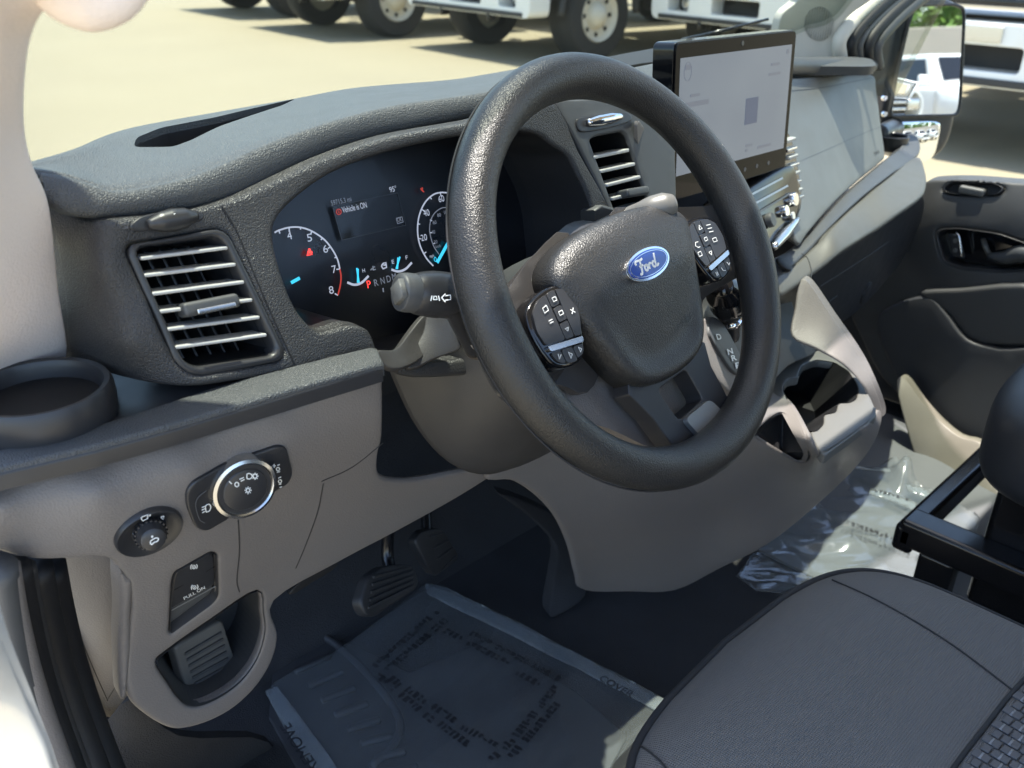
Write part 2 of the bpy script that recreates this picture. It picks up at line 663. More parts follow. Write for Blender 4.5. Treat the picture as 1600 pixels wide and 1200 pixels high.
# ---------------------------------------------------------------- materials
def mat(name, col, rough=.5, metal=0., bump=None, var=None, spec=.5, coat=0., scale=None, trans=None, emis=None):
    """bump = (kind, scale, strength, distance); var = (scale, amount) gentle colour change"""
    m = bpy.data.materials.new(name)
    m.use_nodes = True
    t = m.node_tree
    b = t.nodes['Principled BSDF']
    b.inputs['Base Color'].default_value = (*col, 1)
    b.inputs['Roughness'].default_value = rough
    b.inputs['Metallic'].default_value = metal
    b.inputs['Specular IOR Level'].default_value = spec
    if coat:
        b.inputs['Coat Weight'].default_value = coat
        b.inputs['Coat Roughness'].default_value = .05
    tc = t.nodes.new('ShaderNodeTexCoord')
    if var:
        nz = t.nodes.new('ShaderNodeTexNoise')
        nz.inputs['Scale'].default_value = var[0]
        nz.inputs['Detail'].default_value = 6
        t.links.new(tc.outputs['Object'], nz.inputs['Vector'])
        rp = t.nodes.new('ShaderNodeMapRange')
        rp.inputs['To Min'].default_value = 1-var[1]
        rp.inputs['To Max'].default_value = 1+var[1]
        t.links.new(nz.outputs['Fac'], rp.inputs['Value'])
        mx = t.nodes.new('ShaderNodeVectorMath')
        mx.operation = 'MULTIPLY'
        mx.inputs[0].default_value = col
        cb = t.nodes.new('ShaderNodeCombineXYZ')
        for k in range(3):
            t.links.new(rp.outputs[0], cb.inputs[k])
        t.links.new(cb.outputs[0], mx.inputs[1])
        t.links.new(mx.outputs[0], b.inputs['Base Color'])
        # wear also in the gloss
        rr = t.nodes.new('ShaderNodeMapRange')
        rr.inputs['To Min'].default_value = max(.02, rough-.08)
        rr.inputs['To Max'].default_value = min(1, rough+.08)
        n2 = t.nodes.new('ShaderNodeTexNoise')
        n2.inputs['Scale'].default_value = var[0]*2.3
        n2.inputs['Detail'].default_value = 5
        t.links.new(tc.outputs['Object'], n2.inputs['Vector'])
        t.links.new(n2.outputs['Fac'], rr.inputs['Value'])
        t.links.new(rr.outputs[0], b.inputs['Roughness'])
    if bump:
        kind, sc, st, dist = bump
        bp = t.nodes.new('ShaderNodeBump')
        bp.inputs['Strength'].default_value = st
        bp.inputs['Distance'].default_value = dist
        if kind == 'leather':
            vo = t.nodes.new('ShaderNodeTexVoronoi')
            vo.feature = 'F1'
            vo.inputs['Scale'].default_value = sc
            wn = t.nodes.new('ShaderNodeTexNoise')
            wn.inputs['Scale'].default_value = sc*.5
            ad = t.nodes.new('ShaderNodeVectorMath')
            ad.operation = 'MULTIPLY_ADD'
            t.links.new(tc.outputs['Object'], wn.inputs['Vector'])
            t.links.new(wn.outputs['Color'], ad.inputs[0])
            ad.inputs[1].default_value = (1.2/sc,)*3
            t.links.new(tc.outputs['Object'], ad.inputs[2])
            t.links.new(ad.outputs[0], vo.inputs['Vector'])
            iv = t.nodes.new('ShaderNodeMath')
            iv.operation = 'SUBTRACT'
            iv.inputs[0].default_value = 1
            t.links.new(vo.outputs['Distance'], iv.inputs[1])
            t.links.new(iv.outputs[0], bp.inputs['Height'])
        elif kind == 'noise':
            nn = t.nodes.new('ShaderNodeTexNoise')
            nn.inputs['Scale'].default_value = sc
            nn.inputs['Detail'].default_value = 3
            t.links.new(tc.outputs['Object'], nn.inputs['Vector'])
            t.links.new(nn.outputs['Fac'], bp.inputs['Height'])
        elif kind == 'weave':
            hs = []
            for ax in ('X', 'Y'):
                wv = t.nodes.new('ShaderNodeTexWave')
                wv.bands_direction = ax
                wv.inputs['Scale'].default_value = sc
                wv.inputs['Distortion'].default_value = .15
                t.links.new(tc.outputs['Object'], wv.inputs['Vector'])
                hs.append(wv)
            mu = t.nodes.new('ShaderNodeMath')
            mu.operation = 'MULTIPLY'
            t.links.new(hs[0].outputs['Fac'], mu.inputs[0])
            t.links.new(hs[1].outputs['Fac'], mu.inputs[1])
            t.links.new(mu.outputs[0], bp.inputs['Height'])
        t.links.new(bp.outputs[0], b.inputs['Normal'])
    if emis:
        b.inputs['Emission Color'].default_value = (*emis[0], 1)
        b.inputs['Emission Strength'].default_value = emis[1]
    return m

def glass(name, tint, refl=1., haze=0., hcol=(.8, .8, .8)):
    m = bpy.data.materials.new(name)
    m.use_nodes = True
    t = m.node_tree
    t.nodes.clear()
    o = t.nodes.new('ShaderNodeOutputMaterial')
    tr = t.nodes.new('ShaderNodeBsdfTransparent')
    tr.inputs[0].default_value = (*tint, 1)
    gl = t.nodes.new('ShaderNodeBsdfGlossy')
    gl.inputs['Roughness'].default_value = .01 if not haze else .12
    fr = t.nodes.new('ShaderNodeLayerWeight')       # same from both sides of a pane
    pw = t.nodes.new('ShaderNodeMath')
    pw.operation = 'POWER'
    pw.inputs[1].default_value = 5
    t.links.new(fr.outputs['Facing'], pw.inputs[0])
    mu = t.nodes.new('ShaderNodeMath')
    mu.operation = 'MULTIPLY_ADD'
    mu.inputs[1].default_value = .9*refl
    mu.inputs[2].default_value = .04*refl
    mx = t.nodes.new('ShaderNodeMixShader')
    t.links.new(pw.outputs[0], mu.inputs[0])
    t.links.new(mu.outputs[0], mx.inputs[0])
    last = tr
    if haze:
        df = t.nodes.new('ShaderNodeBsdfDiffuse')
        df.inputs[0].default_value = (*hcol, 1)
        tl = t.nodes.new('ShaderNodeBsdfTranslucent')
        tl.inputs[0].default_value = (*hcol, 1)
        dd = t.nodes.new('ShaderNodeMixShader')
        dd.inputs[0].default_value = .5
        t.links.new(df.outputs[0], dd.inputs[1])
        t.links.new(tl.outputs[0], dd.inputs[2])
        m2 = t.nodes.new('ShaderNodeMixShader')
        m2.inputs[0].default_value = haze
        t.links.new(tr.outputs[0], m2.inputs[1])
        t.links.new(dd.outputs[0], m2.inputs[2])
        last = m2
    t.links.new(last.outputs[0], mx.inputs[1])
    t.links.new(gl.outputs[0], mx.inputs[2])
    t.links.new(mx.outputs[0], o.inputs[0])
    return m, t, gl, last

M = {}
M['pad'] = mat('soft_dash_top', (.058, .062, .065), .44, bump=('leather', 860, 1., .0007), var=(9, .12))
M['black'] = mat('grained_black_plastic', (.036, .036, .037), .36, bump=('leather', 820, 1., .0007), var=(14, .12))
M['smooth_black'] = mat('smooth_black_plastic', (.027, .027, .029), .36, bump=('noise', 900, .12, .0002), var=(20, .1))
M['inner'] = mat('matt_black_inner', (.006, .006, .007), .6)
M['gloss'] = mat('gloss_black', (.006, .006, .007), .09, var=(30, .1))
M['taupe'] = mat('warm_grey_plastic', (.158, .144, .135), .5, bump=('leather', 620, .6, .0004), var=(7, .06))
M['taupe_dark'] = mat('dark_warm_grey_plastic', (.038, .036, .035), .5, bump=('leather', 800, .3, .0003), var=(9, .08))
M['grey'] = mat('mid_grey_plastic', (.112, .111, .104), .45, bump=('noise', 700, .15, .0003), var=(8, .07))
M['slate'] = mat('slate_grey_plastic', (.060, .062, .064), .5, bump=('noise', 700, .15, .0003), var=(8, .08))
M['rim'] = mat('wheel_skin', (.019, .019, .019), .37, bump=('leather', 820, .7, .0005), var=(18, .12))
M['airbag'] = mat('airbag_skin', (.022, .0222, .0225), .37, bump=('leather', 760, .75, .0005), var=(18, .12))
M['satin'] = mat('satin_grey_metal_paint', (.30, .30, .29), .33, .6, var=(30, .06))
M['silver'] = mat('satin_silver', (.62, .62, .62), .24, 1., var=(40, .05))
M['chrome'] = mat('chrome', (.8, .8, .82), .08, 1.)
M['slat'] = mat('satin_slat', (.48, .48, .46), .35, .1)
M['pillar'] = mat('pale_grey_pillar_trim', (.88, .77, .70), .55, bump=('leather', 420, .5, .0005), var=(5, .04))
M['pillar_r'] = mat('pale_cream_trim', (.56, .53, .47), .6, bump=('noise', 500, .12, .0003), var=(5, .04))
M['carpet'] = mat('dark_carpet', (.038, .038, .040), .95, bump=('noise', 600, .9, .002), var=(12, .25), spec=.1)
M['rubber'] = mat('black_rubber', (.036, .037, .040), .55, bump=('noise', 400, .2, .0004), var=(15, .15))
M['seat'] = mat('charcoal_cloth', (.160, .155, .150), .85, bump=('weave', 150, .9, .0013), var=(6, .06), spec=.25)
M['insert'] = mat('woven_insert', (.115, .112, .115), .8, bump=('noise', 900, .3, .0003), var=(40, .12), spec=.25)
M['thread'] = mat('pale_thread', (.30, .30, .31), .7)
M['seam'] = mat('dark_seam', (.02, .02, .022), .8)
M['seat_dark'] = mat('dark_seat_vinyl', (.022, .023, .026), .5, bump=('leather', 700, .4, .0003), var=(8, .1))
M['metal_black'] = mat('black_painted_steel', (.008, .008, .009), .22, bump=('noise', 200, .08, .0004), var=(25, .2))
M['white_print'] = mat('white_print', (.75, .76, .74), .5)
M['grey_print'] = mat('faint_print', (.10, .10, .105), .4)
M['white_paint'] = mat('white_body_paint', (.78, .78, .76), .25, coat=.5, var=(3, .03))
M['tyre'] = mat('tyre_rubber', (.022, .022, .023), .8, bump=('noise', 60, .4, .004), var=(8, .2))
M['hub'] = mat('cream_wheel_hub', (.62, .57, .47), .45, var=(12, .12))
M['dark_metal'] = mat('dark_underbody', (.03, .03, .032), .6, var=(5, .25))
M['blue'] = mat('emblem_blue', (.005, .035, .26), .15, coat=1.)
M['cyan'] = mat('cyan_needle', (.02, .30, .45), .5, emis=((.05, .55, .8), .35))
M['lit_white'] = mat('lit_white_mark', (.4, .42, .46), .5, emis=((.75, .8, .95), .14))
M['lit_dim'] = mat('dim_white_mark', (.25, .27, .3), .5, emis=((.75, .8, .95), .05))
M['lit_red'] = mat('lit_red_mark', (.4, .02, .02), .5, emis=((1., .05, .04), .7))
M['dim_red'] = mat('dim_red_mark', (.3, .03, .03), .5, emis=((1., .1, .06), .12))
M['screen'] = mat('display_glass', (.004, .004, .005), .04, spec=.12)
M['lcd'] = mat('cluster_display', (.007, .0075, .009), .25)
M['cluster'] = mat('cluster_face', (.007, .008, .011), .3, var=(10, .1))
M['mirror'] = mat('mirror_glass', (.92, .93, .93), .005, 1.)
M['lens'] = glass('clear_cluster_lens', (.93, .94, .96), .12)[0]
M['glass'] = glass('windscreen_glass', (.77, .80, .76), .55)[0]
M['fin'] = mat('sand_grey_plastic', (.17, .155, .125), .5, bump=('noise', 600, .12, .0003), var=(7, .06))
M['grille'] = mat('speaker_mesh', (.44, .42, .37), .6, bump=('weave', 95, 1., .004))
M['spoke'] = mat('satin_spoke', (.040, .038, .037), .14, var=(20, .1))
M['door'] = mat('charcoal_door_plastic', (.050, .050, .050), .5, bump=('leather', 700, .5, .0004), var=(8, .08))
M['pedal'] = mat('worn_pedal_rubber', (.022, .022, .023), .5, bump=('noise', 300, .3, .0005), var=(30, .3))
M['knee'] = mat('slate_knee_pad', (.088, .084, .072), .5, bump=('noise', 600, .2, .0003), var=(8, .08))
# ================================================================ the dashboard
dash = thing('dashboard', 'charcoal and warm grey van dashboard spanning the cab behind the steering wheel', 'dashboard', (0, .2, -.1))

# ---- soft top pad with a rolled front lip and a storage pocket
A_ = [(20, 268, .21), (115, 240, .26), (200, 207, .33), (330, 182, .37), (460, 159, .40), (560, 141, .42), (700, 129, .42), (765, 119, .43), (850, 104, .43), (935, 90, .42)]
T_ = [(60, 274, .200), (120, 284, .190), (170, 303, .178), (250, 292, .177), (330, 267, .184), (420, 227, .195), (520, 192, .203), (620, 167, .213), (740, 150, .213), (850, 130, .213), (935, 118, .205)]
B_ = [(72, 310, .196), (95, 326, .188), (150, 334, .178), (260, 327, .176), (350, 307, .182), (420, 277, .190), (500, 241, .198), (600, 208, .205), (720, 183, .208), (850, 154, .208), (935, 142, .2)]
def P3(L):
    return [at(*q[:2], 'y', q[2]) for q in L]
def along(L, n=40):
    c = np.array(crom(P3(L), False, 8))
    d = np.concatenate([[0], np.cumsum(np.linalg.norm(np.diff(c, axis=0), axis=1))])
    t_ = np.linspace(0, d[-1], n)
    return np.stack([np.interp(t_, d, c[:, k]) for k in range(3)], 1)
rA, rT, rB = along(A_), along(T_), along(B_)
dn = np.array([0, 0, 1.])
rows_ = [rA+[0, .03, -.05], rA+[0, .014, -.012], rA, rA*.72+rT*.28, rA*.36+rT*.64+dn*.0006, rA*.10+rT*.90+dn*.0008, rT+[0, .001, -.0005], rT*.86+rB*.14+[0, -.0035, .001], rT*.55+rB*.45+[0, -.0055, 0], rT*.18+rB*.82+[0, -.004, 0], rB+[0, .001, 0], rB+[0, .012, -.001], rB+[0, .03, .004]]
pado = loft('top_pad', [list(r_) for r_ in rows_], M['pad'], dash, 110, 4)
pm_ = pado.modifiers.new('thick', 'SOLIDIFY')
pm_.thickness = .006
pm_.offset = 0
# the open storage pocket is cut out of the pad
pocket = [tuple(p) for p in rounded([(210, 240), (214, 224), (252, 210), (330, 193), (420, 171), (464, 160), (444, 171), (400, 186), (345, 207), (302, 231), (272, 242)], 9, 4)]
S_pad = Surf([(c_[0], c_[1], c_[2]) for c_ in A_[:6]]+[(c_[0], c_[1], c_[2]) for c_ in T_[:7]], .0005)
pk3 = [S_pad.P(*q) for q in pocket]
npk = len(pk3)
cut = mesh('cutter', [p+dn*.05 for p in pk3]+[p-dn*.03 for p in pk3], [tuple(range(npk)), tuple(range(2*npk-1, npk-1, -1))]+[(i, npk+i, npk+(i+1) % npk, (i+1) % npk) for i in range(npk)], None, None, False)
fixnormals(cut)
bo_ = pado.modifiers.new('pocket', 'BOOLEAN')
bo_.object = cut
bo_.operation = 'DIFFERENCE'
bo_.solver = 'EXACT'
dg_ = bpy.context.evaluated_depsgraph_get()
me_ = bpy.data.meshes.new_from_object(pado.evaluated_get(dg_))
pado.modifiers.clear()
pado.data = me_
sharp(pado, 40)
bpy.data.objects.remove(cut)
well('storage_pocket', pocket, S_pad, M['smooth_black'], dash, .03, (0, .1, -1), .93)
# flat shelf behind the crest, up to the windscreen; unseen, stretched forward to block sun leaks
mesh('windscreen_shelf', [(-.44, .27, -.03), (-.44, .74, -.03), (1.28, .74, -.03), (1.20, .43, -.03), (.90, .36, -.03), (.66, .30, -.03), (.60, .205, -.03), (.24, .205, -.03), (.21, .29, -.03), (-.25, .29, -.03)],
     [tuple(range(10))], M['pad'], dash, False).modifiers.new('t', 'SOLIDIFY').thickness = .01

# ---- instrument surround (reclined face)
def z2(L, x0, y0, k):
    return [(x0+a*k, y0+b*k) for a, b in L]
hood = crom([(428, 372), (436, 338), (470, 303), (520, 269), (580, 245), (640, 228), (720, 212), (790, 204), (838, 208), (866, 227), (889, 244), (904, 272), (922, 313), (934, 370), (936, 470), (860, 520), (720, 560), (640, 566), (596, 552), (584, 528), (572, 512), (545, 507), (508, 517), (488, 511), (462, 479), (442, 430)], True, 4)
hood = [tuple(p) for p in hood]
vent_out = rounded(z2([(78, 300), (90, 250), (640, 152), (705, 190), (1058, 920), (1035, 972), (540, 1068), (450, 1050), (370, 975)], 180, 320, .25), 9, 5)
vent_out = [tuple(p) for p in vent_out]
vent_in = rounded(z2([(142, 300), (165, 262), (622, 203), (670, 235), (992, 900), (975, 935), (505, 1003), (430, 965)], 180, 320, .25), 7, 5)
vent_in = [tuple(p) for p in vent_in]
ventc = (np.mean([p[0] for p in vent_out]), np.mean([p[1] for p in vent_out]))
fas = []
for c in [(160, 350), (260, 337), (350, 320), (430, 290), (510, 252), (610, 219), (730, 197), (867, 163), (200, 400), (205, 470), (250, 560), (300, 598), (400, 588), (470, 575), (590, 548), (420, 430), (460, 520), (650, 540), (800, 500), (940, 440), (905, 250), (325, 475), (560, 240), (955, 335)]:
    fas.append((c[0], c[1], F(*c)))
fas += [(80, 328, .215), (92, 430, .225), (108, 558, .235), (118, 345, .195), (130, 450, .186), (165, 575, .178), (155, 420, .160), (190, 530, .142)]
S_fas = Surf(fas)
fas_out = [(76, 322), (120, 338), (160, 341), (260, 333), (350, 314), (425, 284), (505, 247), (605, 213), (730, 190), (800, 176), (868, 160), (905, 235), (959, 338), (975, 440), (940, 520), (800, 575), (650, 590), (592, 566), (560, 556), (470, 578), (380, 594), (300, 606), (240, 602), (180, 588), (112, 562), (100, 470), (88, 390)]
patch('instrument_surround', fas_out, S_fas, M['black'], dash, holes=[hood, vent_out], thick=.014, dirv=(0, 1, -.1), bevel=.0045, step=10, per=4, seg=4)
# seam lines of the surround
ribbon('panel_seam', [[(346, 322), (370, 362), (398, 430), (428, 500), (462, 573)]], S_fas, .0010, M['inner'], dash, lift=.0004)

# ---- left air vent
vent = bpy.data.objects.new('air_vent', None)
def vent_frame(name, out, inn, S, parent, lift=.004):
    """a rounded ring between two outlines"""
    n = 72
    def rs(p):
        a = np.array(p+[p[0]])
        L = np.concatenate([[0], np.cumsum(np.hypot(*np.diff(a, axis=0).T))])
        t = np.linspace(0, L[-1], n+1)[:-1]
        return np.stack([np.interp(t, L, a[:, 0]), np.interp(t, L, a[:, 1])], 1)
    o_, i_ = rs(out), rs(inn)
    # start both rings at the same corner
    k = np.argmin(np.hypot(*(i_-o_[0]).T))
    i_ = np.roll(i_, -k, axis=0)
    prof = [(0, -.008), (0, .001), (.15, lift), (.4, lift+.0015), (.75, lift-.001), (.95, -.004), (1, -.012), (1, -.05)]
    V = []
    for s, h in prof:
        for a, b in zip(o_, i_):
            q = a*(1-s)+b*s
            V.append(S.U(q[0], q[1], h))
    m = len(prof)
    Fc = [(j*n+i, j*n+(i+1) % n, (j+1)*n+(i+1) % n, (j+1)*n+i) for j in range(m-1) for i in range(n)]
    o = mesh(name, V, Fc, M['smooth_black'], parent)
    fixnormals(o)
    return o
S_face = Plane(FP0, FN)
vf = vent_frame('air_vent', vent_out, vent_in, S_face, dash, .001)
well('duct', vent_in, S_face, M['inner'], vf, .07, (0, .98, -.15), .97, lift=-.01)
UPV = np.array([0, .342, .94])
def slat(A, B, parent, th=.0026, dep=.022, back=-.001, m='slat', S=None, tilt=(0, .95, -.18), name='slat'):
    S = S or S_face
    a, b = S.U(A[0], A[1], -back), S.U(B[0], B[1], -back)
    ex = b-a
    d = np.array(tilt)
    d = d/np.linalg.norm(d)
    upv = np.cross(d, ex)
    upv = upv/np.linalg.norm(upv)
    if upv[2] < 0:
        upv = -upv
    return block(name, (a+b)/2+d*dep/2, ex, d, upv, (np.linalg.norm(ex), dep, th), M[m], parent, .0009, 2)
for a, b in (((158, 338), (702, 270)), ((178, 445), (752, 374)), ((228, 560), (805, 484)), ((262, 672), (856, 596)), ((306, 784), (902, 704)), ((360, 896), (945, 814))):
    slat((180+a[0]/4, 320+a[1]/4), (180+b[0]/4, 320+b[1]/4), vf)
for t in (.12, .3, .48, .66, .84):      # upright vanes deep in the duct
    a = np.array((145, 290))*(1-t)+np.array((660, 215))*t
    b = np.array((500, 985))*(1-t)+np.array((985, 910))*t
    A, B = S_face.U(180+a[0]/4, 320+a[1]/4, -.034), S_face.U(180+b[0]/4, 320+b[1]/4, -.034)
    block('vane', (A+B)/2+np.array([0, .012, 0]), B-A, (0, 1, 0), (1, 0, 0), (np.linalg.norm(B-A), .024, .0015), M['smooth_black'], vf)
tb = S_face.U(180+592/4, 320+640/4, .002)
exv = S_face.P(180+720/4, 320+600/4)-S_face.P(180+470/4, 320+650/4)
exv = exv/np.linalg.norm(exv)
block('vent_tab', tb+np.array([0, .004, 0]), exv, FN, UPV, (.044, .016, .0105), M['slate'], vf, .003)
block('vent_tab_inlay', tb+FN*.009-UPV*.0012, exv, FN, UPV, (.030, .002, .0035), M['silver'], vf, .0008)

# ---- the small sliding knob above the left vent
kp = crom([(203, 352), (222, 338), (262, 330), (296, 328), (316, 334), (312, 345), (270, 354), (222, 362), (206, 360)], True, 4)
kn = [tuple(p) for p in kp]
patch('knob_recess', kp, S_fas, M['smooth_black'], dash, thick=.003, lift=.0015, bevel=.001, step=7, smooth_outline=False)
k0, k1 = S_fas.U(228, 351, .002), S_fas.U(306, 337, .002)
knob = tube('vent_knob', [k0, k0*.75+k1*.25, k0*.5+k1*.5, k0*.25+k1*.75, k1], [.003, .0070, .0082, .0072, .003], M['smooth_black'], dash, 16)
km = S_fas.U(264, 341.5, .0095)
block('knob_mark', km, UPV, k1-k0, FN, (.006, .0022, .002), M['white_print'], knob, .0004)
ribbon('knob_symbol', [[(191, 357), (199, 356), (199, 350), (191, 351)], [(193, 353), (198, 355)]], S_fas, .0007, M['grey_print'], dash, smooth_line=False)

# ---- right air vent beside the instruments
S_rv = Surf([(867, 161), (960, 338), (905, 240), (905, 190), (985, 180), (1010, 335), (960, 250), (1050, 150), (1050, 330)])
rv_in = [tuple(p) for p in rounded(z2([(335, 480), (400, 450), (610, 410), (650, 440), (850, 1040), (850, 1180), (590, 1180), (560, 1110)], 860, 130, .18333), 5, 4)]
patch('center_surround', [(868, 160), (905, 155), (985, 150), (1050, 140), (1056, 250), (1052, 345), (1000, 365), (962, 345), (930, 280), (900, 218)], S_rv, M['slate'], dash, holes=[rv_in], thick=.02, dirv=(0, 1, -.1), bevel=.003, step=9, per=4)
v2 = well('air_vent', rv_in, S_rv, M['inner'], dash, .06, (0, .98, -.15), .95, lift=-.004)
for a, b in (((368, 635), (668, 572)), ((424, 755), (718, 690)), ((478, 872), (764, 800)), ((528, 988), (806, 915)), ((578, 1100), (840, 1030))):
    slat((860+a[0]*.18333, 130+a[1]*.18333), (860+b[0]*.18333, 130+b[1]*.18333), v2, S=S_rv, th=.0036)
tb = S_rv.U(860+690*.18333, 130+935*.18333, .002)
block('vent_tab', tb, exv, FN, UPV, (.038, .018, .0095), M['slate'], v2, .003)
kc = [(899, 191), (908, 184), (960, 177), (978, 176), (985, 188), (960, 198), (920, 206), (904, 205)]
patch('knob_recess', kc, S_rv, M['smooth_black'], dash, thick=.003, lift=.0018, bevel=.001, step=7)
k0, k1 = S_rv.U(914, 193, .004), S_rv.U(966, 183, .004)
tube('vent_knob', [k0, k0*.7+k1*.3, k0*.3+k1*.7, k1], [.0035, .0058, .0058, .0035], M['chrome'], dash, 14)
# bright side wall of the centre stack, right of that vent
sw = Surf([(995, 200, .160), (1018, 235, .177), (1030, 290, .18), (1010, 330, .156), (985, 260, .154)])
patch('stack_side', [(992, 196), (1003, 200), (1022, 236), (1026, 300), (1014, 335), (1000, 300)], sw, M['taupe'], dash, thick=.004, bevel=.001, step=8, lift=.003)

# ---- the ledge under the left vent, with its raised rim
ZL = -.050
S_led = Plane((0, 0, ZL), (0, 0, 1))
cup_c = np.array([-.445, .168, ZL])
def circ_px(c, r, n=40):
    out = []
    for k in range(n):
        th = 2*math.pi*k/n
        P = np.asarray(c)+np.array([math.cos(th)*r, math.sin(th)*r, 0])
        v = P-CAM
        zz = v@FW
        out.append((800+FPX*(v@CR)/zz, 600-FPX*(v@CU)/zz))
    return out
ledge_out = [(-90, 760), (-40, 748), (0, 738), (150, 703), (260, 673), (368, 641), (480, 608), (598, 573), (590, 545), (470, 560), (330, 575), (250, 570), (190, 560), (107, 530), (40, 530), (-90, 560)]
patch('ledge', resample(ledge_out, 14), S_led, M['smooth_black'], dash, holes=[circ_px(cup_c, .0465)], thick=.013, bevel=.003, step=16, smooth_outline=False)
rim_out = [(-90, 733), (0, 709), (120, 680), (230, 646), (330, 612), (470, 574), (588, 545), (600, 572), (480, 607), (368, 640), (260, 672), (150, 702), (0, 737), (-90, 759)]
patch('ledge_rim', resample(rim_out, 12), S_led, M['pad'], dash, thick=.012, lift=.0035, bevel=.003, step=14, smooth_outline=False)
lathe('cup_holder', [(.0480, -.004), (.0490, .012), (.0483, .021), (.0462, .0252), (.0424, .0245), (.0405, .020), (.0395, .0)], cup_c, M['smooth_black'], dash, seg=64)
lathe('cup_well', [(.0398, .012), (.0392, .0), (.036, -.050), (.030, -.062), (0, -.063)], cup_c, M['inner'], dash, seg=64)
# bracket between the ledge and the steering column
sb = Surf([(590, 545, .100), (600, 580, .088), (640, 560, .098), (660, 520, .118), (668, 492, .125), (632, 572, .090)])
patch('column_bracket', [(588, 548), (618, 545), (640, 520), (664, 492), (672, 500), (668, 545), (655, 562), (628, 575), (604, 572)], sb, M['taupe_dark'], dash, thick=.006, bevel=.0015, step=8)

# ---- the warm grey lower panel
low = [(-60, 768, .150), (0, 752, .143), (150, 715, .128), (300, 680, .117), (450, 636, .105), (600, 588, .090),
       (-60, 800, .136), (0, 795, .128), (150, 775, .112), (300, 735, .105), (450, 690, .102), (600, 645, .094),
       (-60, 850, .146), (0, 858, .146), (100, 872, .138), (170, 862, .128), (235, 840, .122), (375, 780, .118), (490, 740, .116), (600, 695, .112),
       (200, 905, .142), (305, 900, .142), (400, 850, .140), (500, 800, .140), (620, 755, .143), (790, 712, .146),
       (195, 1000, .165), (300, 1000, .168), (425, 930, .172), (530, 875, .172), (620, 825, .172), (700, 775, .168),
       (210, 1100, .165), (265, 1140, .165), (330, 1128, .168), (410, 1060, .176), (432, 1000, .178)]
S_low = Surf(low, .0005)
bucket = [tuple(p) for p in crom([(246, 1036), (262, 1018), (330, 970), (402, 924), (412, 960), (414, 990), (402, 1030), (376, 1066), (340, 1092), (306, 1104), (284, 1094), (262, 1064)], True, 4)]
swrec = [tuple(p) for p in rounded([(270, 912), (274, 896), (330, 864), (339, 868), (341, 932), (332, 944), (266, 992)], 6, 4)]
panel_out = [(-70, 764), (0, 752), (150, 715), (300, 680), (450, 636), (592, 590), (600, 598), (599, 680), (592, 712), (596, 745), (640, 752), (700, 742), (760, 728), (800, 706), (792, 728), (720, 776), (620, 832), (530, 880), (430, 940), (436, 990), (428, 1030), (405, 1070), (370, 1105), (330, 1128), (290, 1140), (262, 1138), (228, 1118), (203, 1092), (196, 1050), (200, 1000), (205, 950), (200, 915), (186, 892), (170, 876), (140, 872), (100, 876), (50, 876), (0, 864), (-70, 840)]
patch('lower_panel', panel_out, S_low, M['taupe'], dash, holes=[bucket, swrec], thick=.012, dirv=(.12, 1, -.1), bevel=.005, step=11, per=4, seg=4)
well('release_pocket', bucket, S_low, M['slate'], dash, .085, (.25, .95, -.25), .9)
# ribbed release pedal inside the pocket
rp = Surf([(275, 1010, .205), (345, 970, .215), (368, 1035, .215), (300, 1080, .205)])
pd = patch('release_pedal', rounded([(272, 1012), (348, 968), (368, 1030), (352, 1052), (296, 1082), (285, 1060)], 8, 4), rp, M['grey'], dash, thick=.012, bevel=.003, step=10, smooth_outline=False)
for k in range(6):
    t = k/5
    a = np.array((288, 1022))*(1-t)+np.array((303, 1068))*t
    b = np.array((345, 988))*(1-t)+np.array((358, 1038))*t
    A, B = rp.U(*a, .001), rp.U(*b, .001)
    block('rib', (A+B)/2, B-A, np.cross(rp.N(320, 1020), B-A), rp.N(320, 1020), (np.linalg.norm(B-A), .0032, .0022), M['slate'], pd, .0008, 2)
# fine seams of the lower panel
for q_ in ([(372, 812), (374, 860), (370, 905), (374, 925)], [(505, 755), (496, 800), (478, 850), (462, 888)], [(502, 752), (550, 730), (598, 692)]):
    ribbon('panel_seam', [q_], S_low, .0010, M['taupe_dark'], dash, lift=.0005)
pk = Surf([(452, 928, .178), (530, 885, .178), (500, 900, .178)])
patch('panel_slot', [(452, 926), (480, 900), (524, 880), (520, 890), (490, 908), (462, 926)], pk, M['inner'], dash, thick=.004, bevel=.001, step=8, lift=.0008)

# ---- headlamp switch
hl_out = rounded([(288, 768), (298, 752), (350, 722), (432, 694), (446, 697), (456, 735), (450, 752), (320, 828), (303, 822), (290, 790)], 10, 5)
hs = patch('headlight_switch', hl_out, S_low, M['smooth_black'], dash, thick=.006, lift=.0030, bevel=.002, step=9, smooth_outline=False)
def facing(S, x, y, f_):
    d = CAM-S.P(x, y)
    n = S.N(x, y, 30)*(1-f_)+d/np.linalg.norm(d)*f_
    return n/np.linalg.norm(n)
kN = facing(S_low, 383, 764, .35)
kc_ = on_plane(383, 764, S_low.P(383, 764)+kN*.0158, kN)-kN*.0128     # the face of the dial, then back to its foot
lathe('dial_ring', [(.0, .012), (.0205, .012), (.0225, .0145), (.0250, .0135), (.0262, .008), (.0270, .0), (.0270, -.002)], kc_, M['silver'], hs, kN, 64)
lathe('dial_face', [(0, .0150), (.0165, .0150), (.0172, .0146), (.0176, .0138), (.0206, .0138), (.0214, .0128), (.0214, .0)], kc_, M['smooth_black'], hs, kN, 64)
SD = Plane(kc_+kN*.0152, kN)
def ringpts(cx, cy, rx, ry, n=14):
    return [(cx+rx*math.cos(2*math.pi*k/n), cy+ry*math.sin(2*math.pi*k/n)) for k in range(n)]
